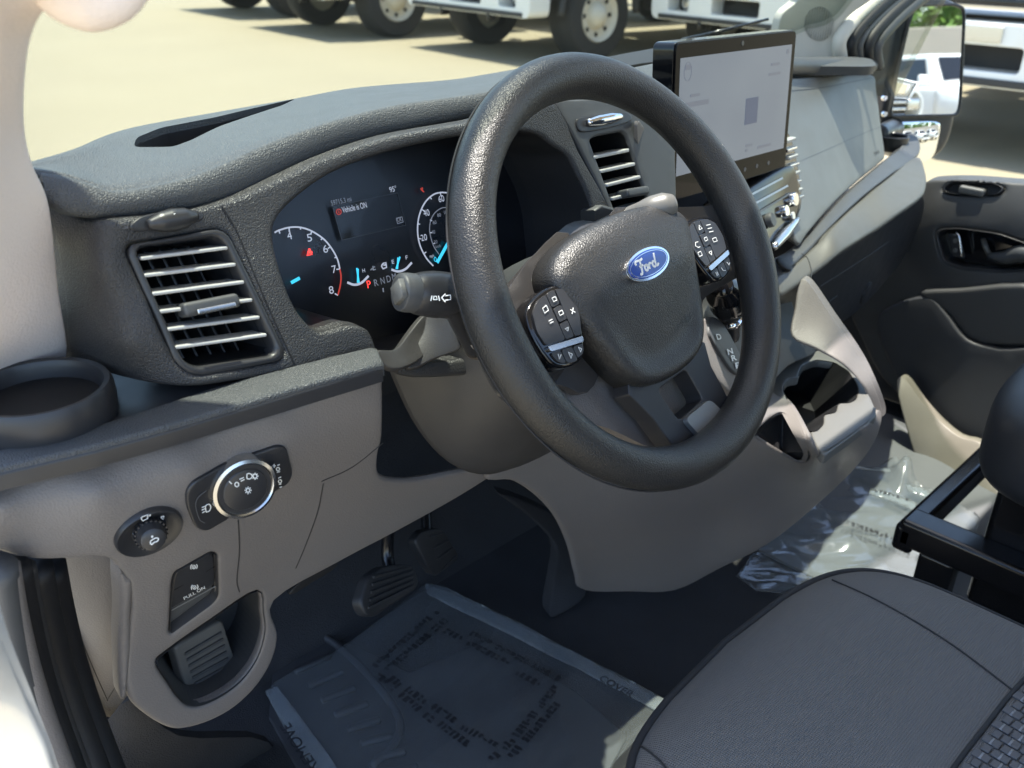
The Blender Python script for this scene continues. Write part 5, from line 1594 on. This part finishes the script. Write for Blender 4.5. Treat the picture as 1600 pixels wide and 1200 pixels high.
# ================================================================ pedals, mats, plastic film, seats
bp_ = thing('brake_pedal', 'black rubber brake pedal left of the accelerator', 'pedal', (0, .36, -.6))
S_b = Surf([(565, 955, .345), (580, 905, .365), (648, 882, .37), (652, 912, .355), (600, 966, .34)])
o = patch('pedal_pad', rounded([(563, 942), (576, 900), (600, 884), (645, 880), (656, 908), (650, 922), (585, 965), (572, 962)], 9, 4), S_b, M['pedal'], bp_, thick=.018, bevel=.004, step=9, smooth_outline=False)
for k in range(5):
    t = k/4
    a = np.array((582, 902))*(1-t)+np.array((574, 950))*t
    b = np.array((642, 886))*(1-t)+np.array((646, 915))*t
    A, B = S_b.U(*a, .001), S_b.U(*b, .001)
    block('pad_rib', (A+B)/2, B-A, np.cross(S_b.N(610, 920), B-A), S_b.N(610, 920), (np.linalg.norm(B-A), .004, .004), M['pedal'], o, .001, 2)
tube('pedal_arm', [S_b.U(620, 905, -.01), S_b.U(620, 860, -.02), at(610, 800, 'y', .40)], .009, M['metal_black'], bp_, 10)
ap = thing('accelerator_pedal', 'black accelerator pedal right of the brake pedal', 'pedal', (.1, .38, -.6))
S_a = Surf([(645, 840, .385), (690, 825, .39), (718, 865, .385), (678, 900, .37), (665, 880, .372)])
o = patch('pedal_pad', rounded([(648, 845), (660, 830), (692, 826), (718, 868), (712, 878), (680, 902), (668, 885)], 7, 4), S_a, M['pedal'], ap, thick=.015, bevel=.003, step=9, smooth_outline=False)
for k in range(4):
    t = k/3
    a = np.array((672, 838))*(1-t)+np.array((688, 892))*t
    b = np.array((694, 832))*(1-t)+np.array((712, 868))*t
    A, B = S_a.U(*a, .001), S_a.U(*b, .001)
    block('pad_rib', (A+B)/2, B-A, np.cross(S_a.N(690, 860), B-A), S_a.N(690, 860), (np.linalg.norm(B-A), .003, .003), M['pedal'], o, .001, 2)
tube('pedal_arm', [S_a.U(675, 845, -.01), at(665, 800, 'y', .42)], .008, M['metal_black'], ap, 10)
# ribbed rubber mat under the film
fm = thing('floor_mat', 'ribbed black rubber mat in the driver footwell', 'mat', (-.05, .3, -.695))
S_fm = Plane((0, 0, FLZ+.006), (0, 0, 1))
patch('mat_sheet', resample([(430, 1010), (470, 985), (560, 1010), (640, 1050), (760, 1000), (900, 1080), (980, 1150), (900, 1300), (520, 1300), (420, 1120)], 22), S_fm, M['rubber'], fm, thick=.005, bevel=.0015, step=26, smooth_outline=False)
for k in range(9):
    a = np.array((440, 1030))+np.array((20.5, 22.5))*k
    b = np.array((497, 1002))+np.array((18.5, 23.5))*k*1.06
    A, B = S_fm.U(*a, .003), S_fm.U(*b, .003)
    block('mat_rib', (A+B)/2, B-A, np.cross((0, 0, 1.), B-A), (0, 0, 1), (np.linalg.norm(B-A), .010, .008), M['rubber'], fm, .003, 2)
tube('mat_border', [S_fm.U(x, y, .002) for x, y in ((440, 1000), (500, 995), (550, 1030), (600, 1085), (625, 1130), (615, 1165), (580, 1200))], .006, M['rubber'], fm, 8)

FILM, ft, fgl, flast = glass('clear_film', (.93, .95, .97), .8, .075, (.80, .84, .84))
FOLD, _, _, _ = glass('folded_film', (.86, .90, .94), 1., .17, (.80, .85, .86))
def wrinkle(nt_, gl, sc, st):
    tc = nt_.nodes.new('ShaderNodeTexCoord')
    nz = nt_.nodes.new('ShaderNodeTexNoise')
    nz.inputs['Scale'].default_value = sc
    nz.inputs['Detail'].default_value = 4
    nz.inputs['Distortion'].default_value = 1.2
    bp = nt_.nodes.new('ShaderNodeBump')
    bp.inputs['Strength'].default_value = st
    bp.inputs['Distance'].default_value = .01
    nt_.links.new(tc.outputs['Object'], nz.inputs['Vector'])
    nt_.links.new(nz.outputs['Fac'], bp.inputs['Height'])
    nt_.links.new(bp.outputs[0], gl.inputs['Normal'])
wrinkle(ft, fgl, 14, .12)
M['film'], M['fold'] = FILM, FOLD
M['film_print'] = mat('dark_film_print', (.012, .012, .016), .6)
def film_sheet(name, out, z, mat_, parent, amp=.004, step=9., seed=0, extra=None):
    rnd = np.random.RandomState(seed)
    ph = rnd.rand(6)*6.28
    dr_ = rnd.randn(6, 2)
    fr = np.array([18, 25, 38, 55, 80, 110.])
    S = Plane((0, 0, z), (0, 0, 1))
    v, t = sheet2d([tuple(p) for p in resample(out, step)], [], step)
    P = []
    for x, y in v:
        q = S.P(x, y)
        h = 0
        for k in range(6):
            d = dr_[k]/np.linalg.norm(dr_[k])
            s = math.sin(fr[k]*(q[0]*d[0]+q[1]*d[1])+ph[k])
            h += (1-abs(s))**2*amp*(18/fr[k])**.6 if k % 2 else s*amp*.5*(18/fr[k])**.6
        if extra:
            h += extra(x, y)
        P.append(q+np.array([0, 0, h]))
    o = mesh(name, P, t, mat_, parent)
    o.modifiers.new('t', 'SOLIDIFY').thickness = .0003
    return o, S
pf = thing('plastic_film', 'clear printed protective film over the driver footwell mat', 'film', (.05, .25, -.685))
film_sheet('film_sheet', [(664, 914), (760, 952), (860, 1002), (960, 1055), (1042, 1100), (1010, 1140), (960, 1195), (930, 1260), (560, 1260), (500, 1215), (455, 1150), (414, 1082), (432, 1062), (520, 1020), (600, 965)], -.682, M['film'], pf, .004, 10, 3)
film_sheet('folded_edge', [(664, 912), (690, 916), (800, 968), (920, 1030), (1045, 1096), (1030, 1114), (900, 1044), (780, 984), (668, 930)], -.674, M['fold'], pf, .0015, 7, 5)
film_sheet('folded_edge', [(414, 1080), (432, 1072), (470, 1120), (520, 1190), (560, 1250), (520, 1250), (480, 1190), (440, 1130)], -.674, M['fold'], pf, .0015, 7, 6)
S_pf = Plane((0, 0, -.6745), (0, 0, 1))
zp = lambda L: [(580+a/5, 950+b/5) for a, b in L]
rnd = random.Random(4)
def print_row(L, parent, S, hgt, seed):
    """one row of worn print on the film, too smeared to read: a run of unequal dark dashes"""
    rn = random.Random(seed)
    A, B = S.P(*L[0]), S.P(*L[1])
    ex = (B-A)/np.linalg.norm(B-A)
    ey = np.cross((0, 0, 1.), ex)
    n = np.linalg.norm(B-A)
    x, V, Fc = 0., [], []
    while x < n:
        wd = rn.uniform(.004, .008)
        if rn.random() < .14:
            x += .008
        for y0, y1 in ((0, .3), (.36, .64), (.7, 1.)):
            if rn.random() < .82:
                k = len(V)
                a, c = x, x+wd*rn.uniform(.6, 1.)
                V += [A+ex*a+ey*hgt*y0, A+ex*c+ey*hgt*y0, A+ex*c+ey*hgt*y1, A+ex*a+ey*hgt*y1]
                Fc.append((k, k+1, k+2, k+3))
        x += wd+.002
    tag(mesh('film_print', V, Fc, M['film_print'], parent, False), kind='stuff')
for q, L in enumerate((((45, 470), (530, 40)), ((90, 545), (610, 95)), ((560, 190), (1060, 450)), ((760, 210), (1450, 570)), ((1085, 500), (1310, 620)), ((50, 560), (460, 900)), ((130, 560), (620, 890)), ((510, 920), (730, 1080)), ((690, 940), (940, 1090)), ((1420, 600), (1110, 970)), ((1430, 730), (1060, 1150)), ((1080, 1010), (900, 1180)))):
    print_row(zp(L), pf, S_pf, .0105, q)
letters('film_lettering', 'REMOVE', Plane((0, 0, -.668), (0, 0, 1)), (500, 1200), (452, 1128), .014, M['film_print'], pf, .0)
letters('film_lettering', 'COVER', Plane((0, 0, -.668), (0, 0, 1)), (935, 1062), (985, 1090), .012, M['film_print'], pf, .0)
pf2 = thing('plastic_film', 'crumpled clear film lying sunlit on the passenger floor', 'film', (.9, .05, -.69))
def crump(x, y):
    return .05*math.exp(-((x-1408)/16)**2-((y-752)/18)**2)+.012*math.exp(-((x-1300)/60)**2-((y-850)/10)**2)
film_sheet('film_sheet', [(1310, 726), (1365, 728), (1398, 718), (1412, 740), (1424, 752), (1490, 784), (1530, 820), (1500, 900), (1420, 930), (1330, 940), (1180, 930), (1150, 900), (1180, 858), (1240, 800)], -.690, M['film'], pf2, .009, 7, 11, crump)
film_sheet('folded_edge', [(1414, 757), (1428, 758), (1486, 780), (1482, 790), (1420, 768)], -.672, M['fold'], pf2, .002, 5, 12)
film_sheet('folded_edge', [(1322, 728), (1390, 732), (1392, 738), (1320, 733)], -.672, M['fold'], pf2, .002, 5, 13)
film_sheet('folded_edge', [(1360, 762), (1390, 768), (1462, 800), (1458, 812), (1392, 782), (1358, 770)], -.674, M['fold'], pf2, .003, 5, 14)
for q, L in enumerate((((1315, 815), (1420, 850)), ((1330, 822), (1430, 858)), ((1360, 765), (1410, 780)), ((1430, 790), (1460, 805)))):
    print_row(L, pf2, Plane((0, 0, -.672), (0, 0, 1)), .010, 40+q)
pm = block('passenger_mat', (.95, .0, FLZ+.004), (1, 0, 0), (0, 1, 0), (0, 0, 1), (.66, .74, .006), mat('grey_floor_vinyl', (.10, .105, .11), .6, var=(8, .15)), None, .002)
tag(pm, 'dark grey vinyl mat under the crumpled passenger film', 'mat')

X_, Y_, Z_ = (1, 0, 0), (0, 1, 0), (0, 0, 1)
# ---------------------------------------------------------------- driver seat
ds = thing('car_seat', 'charcoal cloth driver seat cushion with woven centre panel', 'seat', (.03, -.4, -.5))
def cushion(name, x0, x1, yf, yb, zt, zb, mat_, parent, rx=.055, crown=.012, nx=28, ny=30, fr=.5, taper=0., left_only=0.):
    """upholstered block with rolled edges"""
    V, Fc = [], []
    cx, hx = (x0+x1)/2, (x1-x0)/2
    cy, hy = (yf+yb)/2, (yf-yb)/2
    def sh(u, e):
        return abs(u)**e*(1 if u > 0 else -1)
    rows = []
    K = 12
    for k in range(2*K+1):
        ph = -math.pi/2+math.pi*k/(2*K)          # superellipsoid bands
        rows.append((math.copysign(abs(math.cos(ph))**.28, 1), sh(math.sin(ph), .42)))
    n = 96
    for c, s in rows:
        for i in range(n):
            th = 2*math.pi*i/n
            u = sh(math.cos(th), .30)*c
            v_ = sh(math.sin(th), .30)*c
            z = (zt+zb)/2+(zt-zb)/2*s
            # front edge rounded in plan, crowned top
            x = cx+hx*u
            y = cy+hy*v_-(.03*u*u if v_ > 0 else 0)*max(0, v_)
            if s > 0:
                z += crown*(1-u*u)*(1-v_*v_)-.035*max(0, v_-.62)**1.6
            V.append((x, y, z))
    m = len(rows)
    for j in range(m-1):
        for i in range(n):
            Fc.append((j*n+i, j*n+(i+1) % n, (j+1)*n+(i+1) % n, (j+1)*n+i))
    Fc.append(tuple(range(n))[::-1])
    Fc.append(tuple(range((m-1)*n, m*n)))
    o = mesh(name, V, Fc, mat_, parent)
    fixnormals(o)
    return o
ZS = -.335
dcush = cushion('cushion', -.205, .265, -.118, -.66, ZS, ZS-.15, M['seat'], ds)
S_seat = OnMesh(dcush)
pipe = []
for k in range(61):                       # dark piping round the front of the cushion
    th = math.radians(-25+230*k/60)
    sg = lambda u: abs(u)**.30*(1 if u > 0 else -1)
    u, v_ = sg(math.cos(th))*.968, sg(math.sin(th))*.968
    y = -.389+.271*v_-(.03*u*u*max(0, v_) if v_ > 0 else 0)
    pipe.append(np.array([.03+.235*u*1.006, y+.002*max(0, v_), ZS-.075+.075*.72-.035*max(0, v_-.62)**1.6]))
tube('piping', pipe, .0042, M['seam'], ds, 8, smooth_path=False)
def seat_line(name, L, r_, m, lift=.0006):
    q = [S_seat.U(x, y, lift) for x, y in crom(L, False, 8)]
    q = [p for p in q if p is not None]
    if len(q) > 2:
        tube(name, q, r_, M[m], ds, 6, smooth_path=False)
seat_line('seam', [(1290, 902), (1375, 941), (1480, 1003), (1583, 1080), (1660, 1140)], .0009, 'seam')
seat_line('seam', [(1660, 1000), (1583, 1081), (1540, 1135), (1490, 1200), (1450, 1260)], .0022, 'seam')
seat_line('seam', [(985, 1160), (1010, 1172), (1040, 1200), (1070, 1250)], .0010, 'seam')
# basket-woven centre panel: each strap a raised tile
e1, e2 = np.array((14.6, 8.6)), np.array((-8.2, 11.2))
for j in range(-3, 14):
    for i in range(0, 9):
        c = np.array((1591., 1089.))+e2*j+e1*(i+(.5 if j % 2 else 0.))
        if c[0] > 1650 or c[1] > 1260 or c[0] < 1440 or np.dot(c-np.array((1583, 1081)), (.78, .62)) < 4:
            continue
        A, B = S_seat.U(*(c-e1*.40), .0012), S_seat.U(*(c+e1*.40), .0012)
        E = S_seat.U(*(c+e2*.42), .0012)
        D = S_seat.U(*(c-e2*.42), .0012)
        if any(q is None for q in (A, B, D, E)):
            continue
        n_ = S_seat.N(*c)
        block('woven_strap', (A+B)/2, B-A, np.cross(n_, B-A), n_, (np.linalg.norm(B-A)*1.06, np.linalg.norm(E-D)*.92, .0024), M['insert'], ds, .0009, 2)
        if (i+j) % 2 == 0:
            for k in (-.10, 0., .10):
                p0, p1 = S_seat.U(*(c+e1*(.5+k)-e2*.40), .0016), S_seat.U(*(c+e1*(.5+k)+e2*.40), .0016)
                if p0 is not None and p1 is not None:
                    tube('stitch', [p0, p1], .0005, M['thread'], ds, 4, smooth_path=False)
seat_box = block('seat_base', (.03, -.42, -.60), (1, 0, 0), (0, 1, 0), (0, 0, 1), (.40, .42, .19), M['metal_black'], ds, .01)
cushion('backrest', -.20, .26, -.60, -.80, .30, -.42, M['seat'], ds, crown=.0)
ps = thing('car_seat', 'dark vinyl passenger seat on a black steel frame', 'seat', (.93, -.35, -.6))
cushion('cushion', .535, 1.12, -.135, -.68, -.255, -.405, M['seat_dark'], ps)
cushion('backrest', .56, 1.10, -.60, -.80, .34, -.38, M['seat_dark'], ps, crown=.0)
hr = cushion('headrest', .70, .96, -.66, -.78, .52, .36, M['seat_dark'], ps, crown=.0)
for x in (.60, 1.08):
    block('frame_rail', (x, -.38, -.515), X_, Y_, Z_, (.05, .58, .045), M['metal_black'], ps, .008)
block('front_bar', (.84, -.10, -.525), X_, Y_, Z_, (.53, .03, .045), M['metal_black'], ps, .008)
for x in (.60, 1.08):
    block('frame_foot', (x, -.15, -.62), X_, Y_, Z_, (.04, .05, .17), M['metal_black'], ps, .006)
block('frame_box', (.84, -.42, -.50), (1, 0, 0), (0, 1, 0), (0, 0, 1), (.44, .46, .22), M['metal_black'], ps, .012)
# ================================================================ outside: ground and parked vehicles
GZ = -1.36
gm = mat('pale_concrete', (.270, .232, .158), .9, var=(.45, .08), bump=('noise', 40, .2, .01))
g = mesh('ground', [(-250, -250, GZ), (250, -250, GZ), (250, 250, GZ), (-250, 250, GZ)], [(0, 1, 2, 3)], gm, None, False)
tag(g, kind='structure')

def copy_tree(o, parent=None):
    c = o.copy()
    COL.objects.link(c)
    c.parent = parent
    for ch in list(o.children):
        copy_tree(ch, c)
    return c
X3, Y3, Z3 = (1, 0, 0), (0, 1, 0), (0, 0, 1)
def bx(name, c, s, m, parent, bevel=.02):
    return block(name, c, X3, Y3, Z3, s, M[m] if isinstance(m, str) else m, parent, bevel, 2, True)
def wheel(parent, x, y, r_=.50, side=1, wd=.28):
    """tyre with a dished hub and bolt holes; axle along local y"""
    t = lathe('tyre', [(r_*.60, -wd/2), (r_*.93, -wd/2), (r_, -wd*.36), (r_, wd*.36), (r_*.93, wd/2), (r_*.60, wd/2)], (x, y, r_), M['tyre'], parent, (0, side, 0), 40, True, caps=False)
    h = lathe('hub', [(r_*.61, -wd*.1), (r_*.60, wd*.42), (r_*.57, wd*.50), (r_*.50, wd*.36), (r_*.30, wd*.30), (r_*.26, wd*.46), (r_*.12, wd*.60), (0, wd*.62)], (x, y, r_), M['hub'], parent, (0, side, 0), 36, True)
    for k in range(8):
        a = 2*math.pi*k/8
        lathe('hub_hole', [(r_*.055, 0), (r_*.055, .012), (0, .013)], (x+math.cos(a)*r_*.42, y+side*wd*.325, r_+math.sin(a)*r_*.42), M['inner'], h, (0, side, 0), 10, True)
    return t
def build_truck():
    t = thing('parked_truck', 'x', 'truck', (0, 0, 0), 'white trucks parked in a row')
    # bumper with three dark openings
    op = [rounded([(a-w_/2, .60), (a+w_/2, .60), (a+w_/2, .76), (a-w_/2, .76)], .03, 3) for a, w_ in ((-.78, .30), (0, .62), (.78, .30))]
    bo = rounded([(-1.16, .50), (1.16, .50), (1.18, .90), (-1.18, .90)], .09, 4)
    prism('bumper', bo, (.80, 0, 0), (0, 1, 0), (0, 0, 1), .30, M['white_paint'], t, .03, 2, True, holes=op, step=.12)
    bx('bumper_backing', (.84, 0, .68), (.10, 2.0, .22), 'inner', t, 0)
    bx('fender_liner', (.25, -1.0, .95), (1.1, .5, .25), 'dark_metal', t, .05)
    bx('fender_liner', (.25, 1.0, .95), (1.1, .5, .25), 'dark_metal', t, .05)
    bx('grille_frame', (.90, 0, 1.26), (.12, 1.50, .66), 'chrome', t, .05)
    for k in range(5):
        bx('grille_bar', (.975, 0, 1.02+k*.12), (.05, 1.36, .055), 'chrome' if k % 2 else 'metal_black', t, .015)
    for s in (-1, 1):
        bx('headlamp', (.93, s*.96, 1.20), (.12, .34, .26), 'silver', t, .04)
    hd = [[(.92, -1.10, .92), (.92, -1.12, 1.35), (.90, -.85, 1.62), (.90, 0, 1.70), (.90, .85, 1.62), (.92, 1.12, 1.35), (.92, 1.10, .92)],
          [(.1, -1.14, 1.02), (.1, -1.16, 1.45), (.1, -.9, 1.76), (.1, 0, 1.82), (.1, .9, 1.76), (.1, 1.16, 1.45), (.1, 1.14, 1.02)],
          [(-.75, -1.14, 1.02), (-.75, -1.16, 1.5), (-.75, -.95, 1.86), (-.75, 0, 1.90), (-.75, .95, 1.86), (-.75, 1.16, 1.5), (-.75, 1.14, 1.02)]]
    loft('hood', [[np.array(p, float) for p in r_] for r_ in hd], M['white_paint'], t, 24, 3, thick=.03, local=True)
    bx('cab', (-1.55, 0, 1.45), (1.65, 2.25, 1.0), 'white_paint', t, .10)
    cabu = [[np.array(p, float) for p in r_] for r_ in
            ([(-.72, -1.1, 1.9), (-.72, 1.1, 1.9), (-2.36, 1.1, 1.9), (-2.36, -1.1, 1.9)], [(-1.25, -1.0, 2.62), (-1.25, 1.0, 2.62), (-2.36, 1.02, 2.62), (-2.36, -1.02, 2.62)], [(-1.5, -.8, 2.78), (-1.5, .8, 2.78), (-2.3, .8, 2.78), (-2.3, -.8, 2.78)])]
    V = [p for r_ in cabu for p in r_]
    o = mesh('cab_top', V, [(j*4+i, j*4+(i+1) % 4, (j+1)*4+(i+1) % 4, (j+1)*4+i) for j in range(2) for i in range(4)]+[(8, 9, 10, 11)], M['white_paint'], t, False, True)
    fixnormals(o)
    bev(o, .05, 2)
    mesh('windscreen', [(-.76, -.92, 1.98), (-.76, .92, 1.98), (-1.20, .84, 2.56), (-1.20, -.84, 2.56)], [(0, 1, 2, 3)], M['gloss'], t, False, True).location.x = .02
    for s in (-1, 1):
        mesh('side_window', [(-1.0, s*1.115, 1.98), (-1.9, s*1.115, 1.98), (-1.9, s*1.055, 2.5), (-1.3, s*1.055, 2.5)], [(0, 1, 2, 3)], M['gloss'], t, False, True).location.y = s*.015
    bx('door_mirror', (-.85, 1.42, 2.05), (.14, .20, .42), 'smooth_black', t, .04)
    bx('door_mirror', (-.85, -1.42, 2.05), (.14, .20, .42), 'smooth_black', t, .04)
    bx('chassis', (-3.6, 0, .82), (7.6, .9, .26), 'dark_metal', t, .02)
    bx('axle_beam', (0, 0, .48), (.16, 1.6, .18), 'dark_metal', t, .03)
    bx('step', (-1.55, -1.0, .62), (.9, .36, .22), 'dark_metal', t, .03)
    bx('step', (-1.55, 1.0, .62), (.9, .36, .22), 'dark_metal', t, .03)
    bx('fuel_tank', (-2.6, -.95, .75), (.9, .5, .5), 'silver', t, .12)
    bx('cargo_box', (-5.3, 0, 2.25), (5.4, 2.5, 2.4), 'white_paint', t, .05)
    bx('bumper_strip', (1.105, 0, .535), (.02, 2.1, .05), 'dark_metal', t, .008)
    bx('number_plate', (1.11, 0, .83), (.015, .32, .10), 'silver', t, .004)
    for s in (-1, 1):
        lathe('fog_lamp', [(.07, 0), (.07, .05), (.05, .07), (0, .075)], (.90, s*.78, .68), M['silver'], t, (1, 0, 0), 20, True)
        bx('tow_hook', (1.05, s*.45, .47), (.12, .06, .09), 'metal_black', t, .02)
        tube('wheel_arch', [(.62*math.cos(a), s*1.15, .52+.62*math.sin(a)) for a in [math.pi*k/8 for k in range(9)]], .045, M['dark_metal'], t, 8, local=True)
        bx('side_marker', (.55, s*1.15, 1.15), (.14, .02, .05), mat('amber_lens', (.6, .2, .02), .3) if s < 0 else bpy.data.materials['amber_lens'], t, .005)
        tube('air_hose', [(-2.5, s*.4, 1.0), (-2.7, s*.45, .8), (-3.0, s*.4, .95)], .03, M['metal_black'], t, 8, local=True)
    for s in (-1, 1):
        wheel(t, 0, s*.98, .5, s, .38)
        wheel(t, -5.6, s*.98, .5, s, .5)
        mesh('mud_flap', [(-6.3, s*.7, .2), (-6.3, s*1.2, .2), (-6.3, s*1.2, .95), (-6.3, s*.7, .95)], [(0, 1, 2, 3)], M['tyre'], t, False, True).modifiers.new('t', 'SOLIDIFY').thickness = .02
    return t
tr0 = build_truck()
HEAD = R(175)
spots = [(378, 12, 'farthest white truck, only its front tyre showing beyond the left of the wheel'),
         (500, 38, 'white truck whose pale hub and bumper show above the dashboard left of the wheel'),
         (755, 67, 'white truck with bumper openings and cream hub just above the steering wheel rim'),
         (1120, 92, 'white truck standing behind the touchscreen and pillar'),
         (1505, 175, 'white truck with chrome grille seen beyond the passenger side mirror')]
TS_ = 1.18
for i, (px_, py_, lab) in enumerate(spots):
    o = tr0 if i == 0 else copy_tree(tr0)
    far = at(px_, py_, 'z', GZ)                    # where the far front tyre stands
    hd_ = HEAD+(.10 if i == 4 else 0)
    side = np.array([math.cos(hd_+math.pi/2), math.sin(hd_+math.pi/2)])   # left of the truck
    if i == 4:
        far = at(1550, 142, 'z', -.79)+np.array([1.27, 1.4, 0])
    c = far[:2]+side*TS_*(1. if side[1] < 0 else -1.)
    o.location = (c[0], c[1], GZ)
    o.rotation_euler = (0, 0, hd_)
    o.scale = (TS_,)*3
    o['label'] = lab
# ---------------------------------------------------------------- what the mirror sees behind the van
def build_pickup():
    t = thing('parked_pickup', 'x', 'pickup', (0, 0, 0), 'white pickups behind the van')
    def lo(name, rows, m, th=.02):
        return loft(name, [[np.array(p, float) for p in r_] for r_ in rows], M[m], t, 20, 3, thick=th, local=True)
    lo('hood', [[(1.0, -.95, .55), (1.0, -.98, .95), (.98, -.7, 1.14), (.98, .7, 1.14), (1.0, .98, .95), (1.0, .95, .55)], [(.2, -1.0, .5), (.2, -1.02, 1.0), (.2, -.75, 1.24), (.2, .75, 1.24), (.2, 1.02, 1.0), (.2, 1.0, .5)], [(-.45, -1.0, .5), (-.45, -1.02, 1.05), (-.45, -.8, 1.30), (-.45, .8, 1.30), (-.45, 1.02, 1.05), (-.45, 1.0, .5)]], 'white_paint')
    bx('grille', (1.0, 0, .82), (.06, 1.3, .36), 'metal_black', t, .03)
    for k in range(3):
        bx('grille_bar', (1.04, 0, .70+k*.12), (.03, 1.25, .035), 'chrome', t, .01)
    for s in (-1, 1):
        bx('headlamp', (.97, s*.80, .90), (.10, .26, .20), 'silver', t, .04)
    bx('bumper', (1.05, 0, .50), (.16, 1.95, .24), 'white_paint', t, .06)
    bx('cab', (-1.5, 0, .82), (2.1, 2.02, .72), 'white_paint', t, .08)
    V = [(-.48, -.93, 1.2), (-.48, .93, 1.2), (-2.55, .93, 1.2), (-2.55, -.93, 1.2), (-1.1, -.78, 1.86), (-1.1, .78, 1.86), (-2.45, .78, 1.86), (-2.45, -.78, 1.86)]
    o = mesh('cab_top', V, [(0, 1, 5, 4), (1, 2, 6, 5), (2, 3, 7, 6), (3, 0, 4, 7), (4, 5, 6, 7)], M['white_paint'], t, False, True)
    fixnormals(o)
    bev(o, .06, 2)
    mesh('windscreen', [(-.50, -.80, 1.26), (-.50, .80, 1.26), (-1.03, .68, 1.80), (-1.03, -.68, 1.80)], [(0, 1, 2, 3)], M['gloss'], t, False, True).location.x = .035
    for s in (-1, 1):
        mesh('side_window', [(-.85, s*.93, 1.26), (-2.4, s*.93, 1.26), (-2.3, s*.81, 1.76), (-1.2, s*.81, 1.76)], [(0, 1, 2, 3)], M['gloss'], t, False, True).location.y = s*.02
    bx('cargo_bed', (-3.5, 0, .82), (1.9, 1.98, .62), 'white_paint', t, .05)
    for s in (-1, 1):
        wheel(t, 0, s*.86, .40, s, .27)
        wheel(t, -3.5, s*.86, .40, s, .27)
        bx('door_mirror', (-.75, s*1.15, 1.30), (.10, .22, .26), 'white_paint', t, .04)
    return t
pk0 = build_pickup()
for i, (x, y, a, lab) in enumerate(((2.2, -17.0, 62, 'white pickup on the left of the upper mirror reflection'), (5.2, -19.5, 62, 'white pickup with mirror on the right of the upper mirror reflection'), (8.6, -22., 62, 'white pickup farthest right behind the van'))):
    o = pk0 if i == 0 else copy_tree(pk0)
    o.location = (x, y, GZ)
    o.rotation_euler = (0, 0, R(a))
    o['label'] = lab
wl_ = block('boundary_wall', (4, -33, GZ+1.5), X3, Y3, Z3, (46, .4, 3.0), mat('tan_wall', (.40, .36, .31), .85, var=(.5, .1)), None, .03)
tag(wl_, 'long tan wall behind the parked pickups', 'wall')
LEAF = mat('bright_leaves', (.10, .19, .025), .6, var=(.8, .4))
BARK = mat('bark', (.10, .075, .055), .9, var=(4, .2), bump=('noise', 20, .6, .02))
def tree(x, y, h, rr, lab, seed):
    rnd = random.Random(seed)
    t = thing('leafy_tree', lab, 'tree', (x, y, GZ), 'trees behind the wall')
    tube('trunk', [(0, 0, 0), (.1, .05, h*.3), (-.1, .1, h*.55), (.05, 0, h*.8)], [.28, .22, .15, .06], BARK, t, 10, local=True)
    for k in range(6):
        a = k*1.05+rnd.random()
        tube('limb', [(0, 0, h*(.35+.06*k)), (math.cos(a)*rr*.4, math.sin(a)*rr*.4, h*(.5+.06*k)), (math.cos(a)*rr*.8, math.sin(a)*rr*.8, h*(.6+.06*k))], [.09, .06, .02], BARK, t, 6, local=True)
    cl = []
    for k in range(46):
        a, e = rnd.random()*6.28, rnd.uniform(-.6, 1.)
        d = rr*rnd.uniform(.35, 1.)
        cl.append((math.cos(a)*d*math.cos(e), math.sin(a)*d*math.cos(e), h*.52+d*math.sin(e)*.9, rnd.uniform(.5, 1.0)))
    V, Fc = [], []
    for k in range(5200):
        cx, cy, cz, cr_ = cl[rnd.randrange(len(cl))]
        n = Vector((rnd.gauss(0, 1), rnd.gauss(0, 1), rnd.gauss(0, 1))).normalized()
        p = Vector((cx, cy, cz))+n*cr_*rnd.uniform(.55, 1.05)
        n2 = (n+Vector((rnd.gauss(0, .6), rnd.gauss(0, .6), rnd.gauss(0, .6)))).normalized()
        u = n2.orthogonal().normalized()
        v = n2.cross(u)
        s = rnd.uniform(.10, .20)
        b = len(V)
        V += [p-u*s, p+v*s*.6, p+u*s, p-v*s*.6]
        Fc.append((b, b+1, b+2, b+3))
    mesh('crown', V, Fc, LEAF, t, False, True)
tree(2.0, -37, 7.0, 4.4, 'bright green tree above the wall, left in the mirror', 1)
tree(8.2, -38, 7.4, 4.8, 'bright green tree above the wall, right in the mirror', 2)
tree(14.5, -38, 7.0, 4.4, 'green tree above the wall, farthest right behind the van', 3)
# wiper arm lying across the foot of the windshield
wp = tube('wiper_arm', [at(1065, 62, 'y', .70), at(1120, 50, 'y', .62), at(1200, 30, 'y', .58)], .003, M['metal_black'], None, 8)
tag(wp, 'thin black wiper arm low on the windshield near the passenger pillar', 'wiper')
# ---------------------------------------------------------------- end
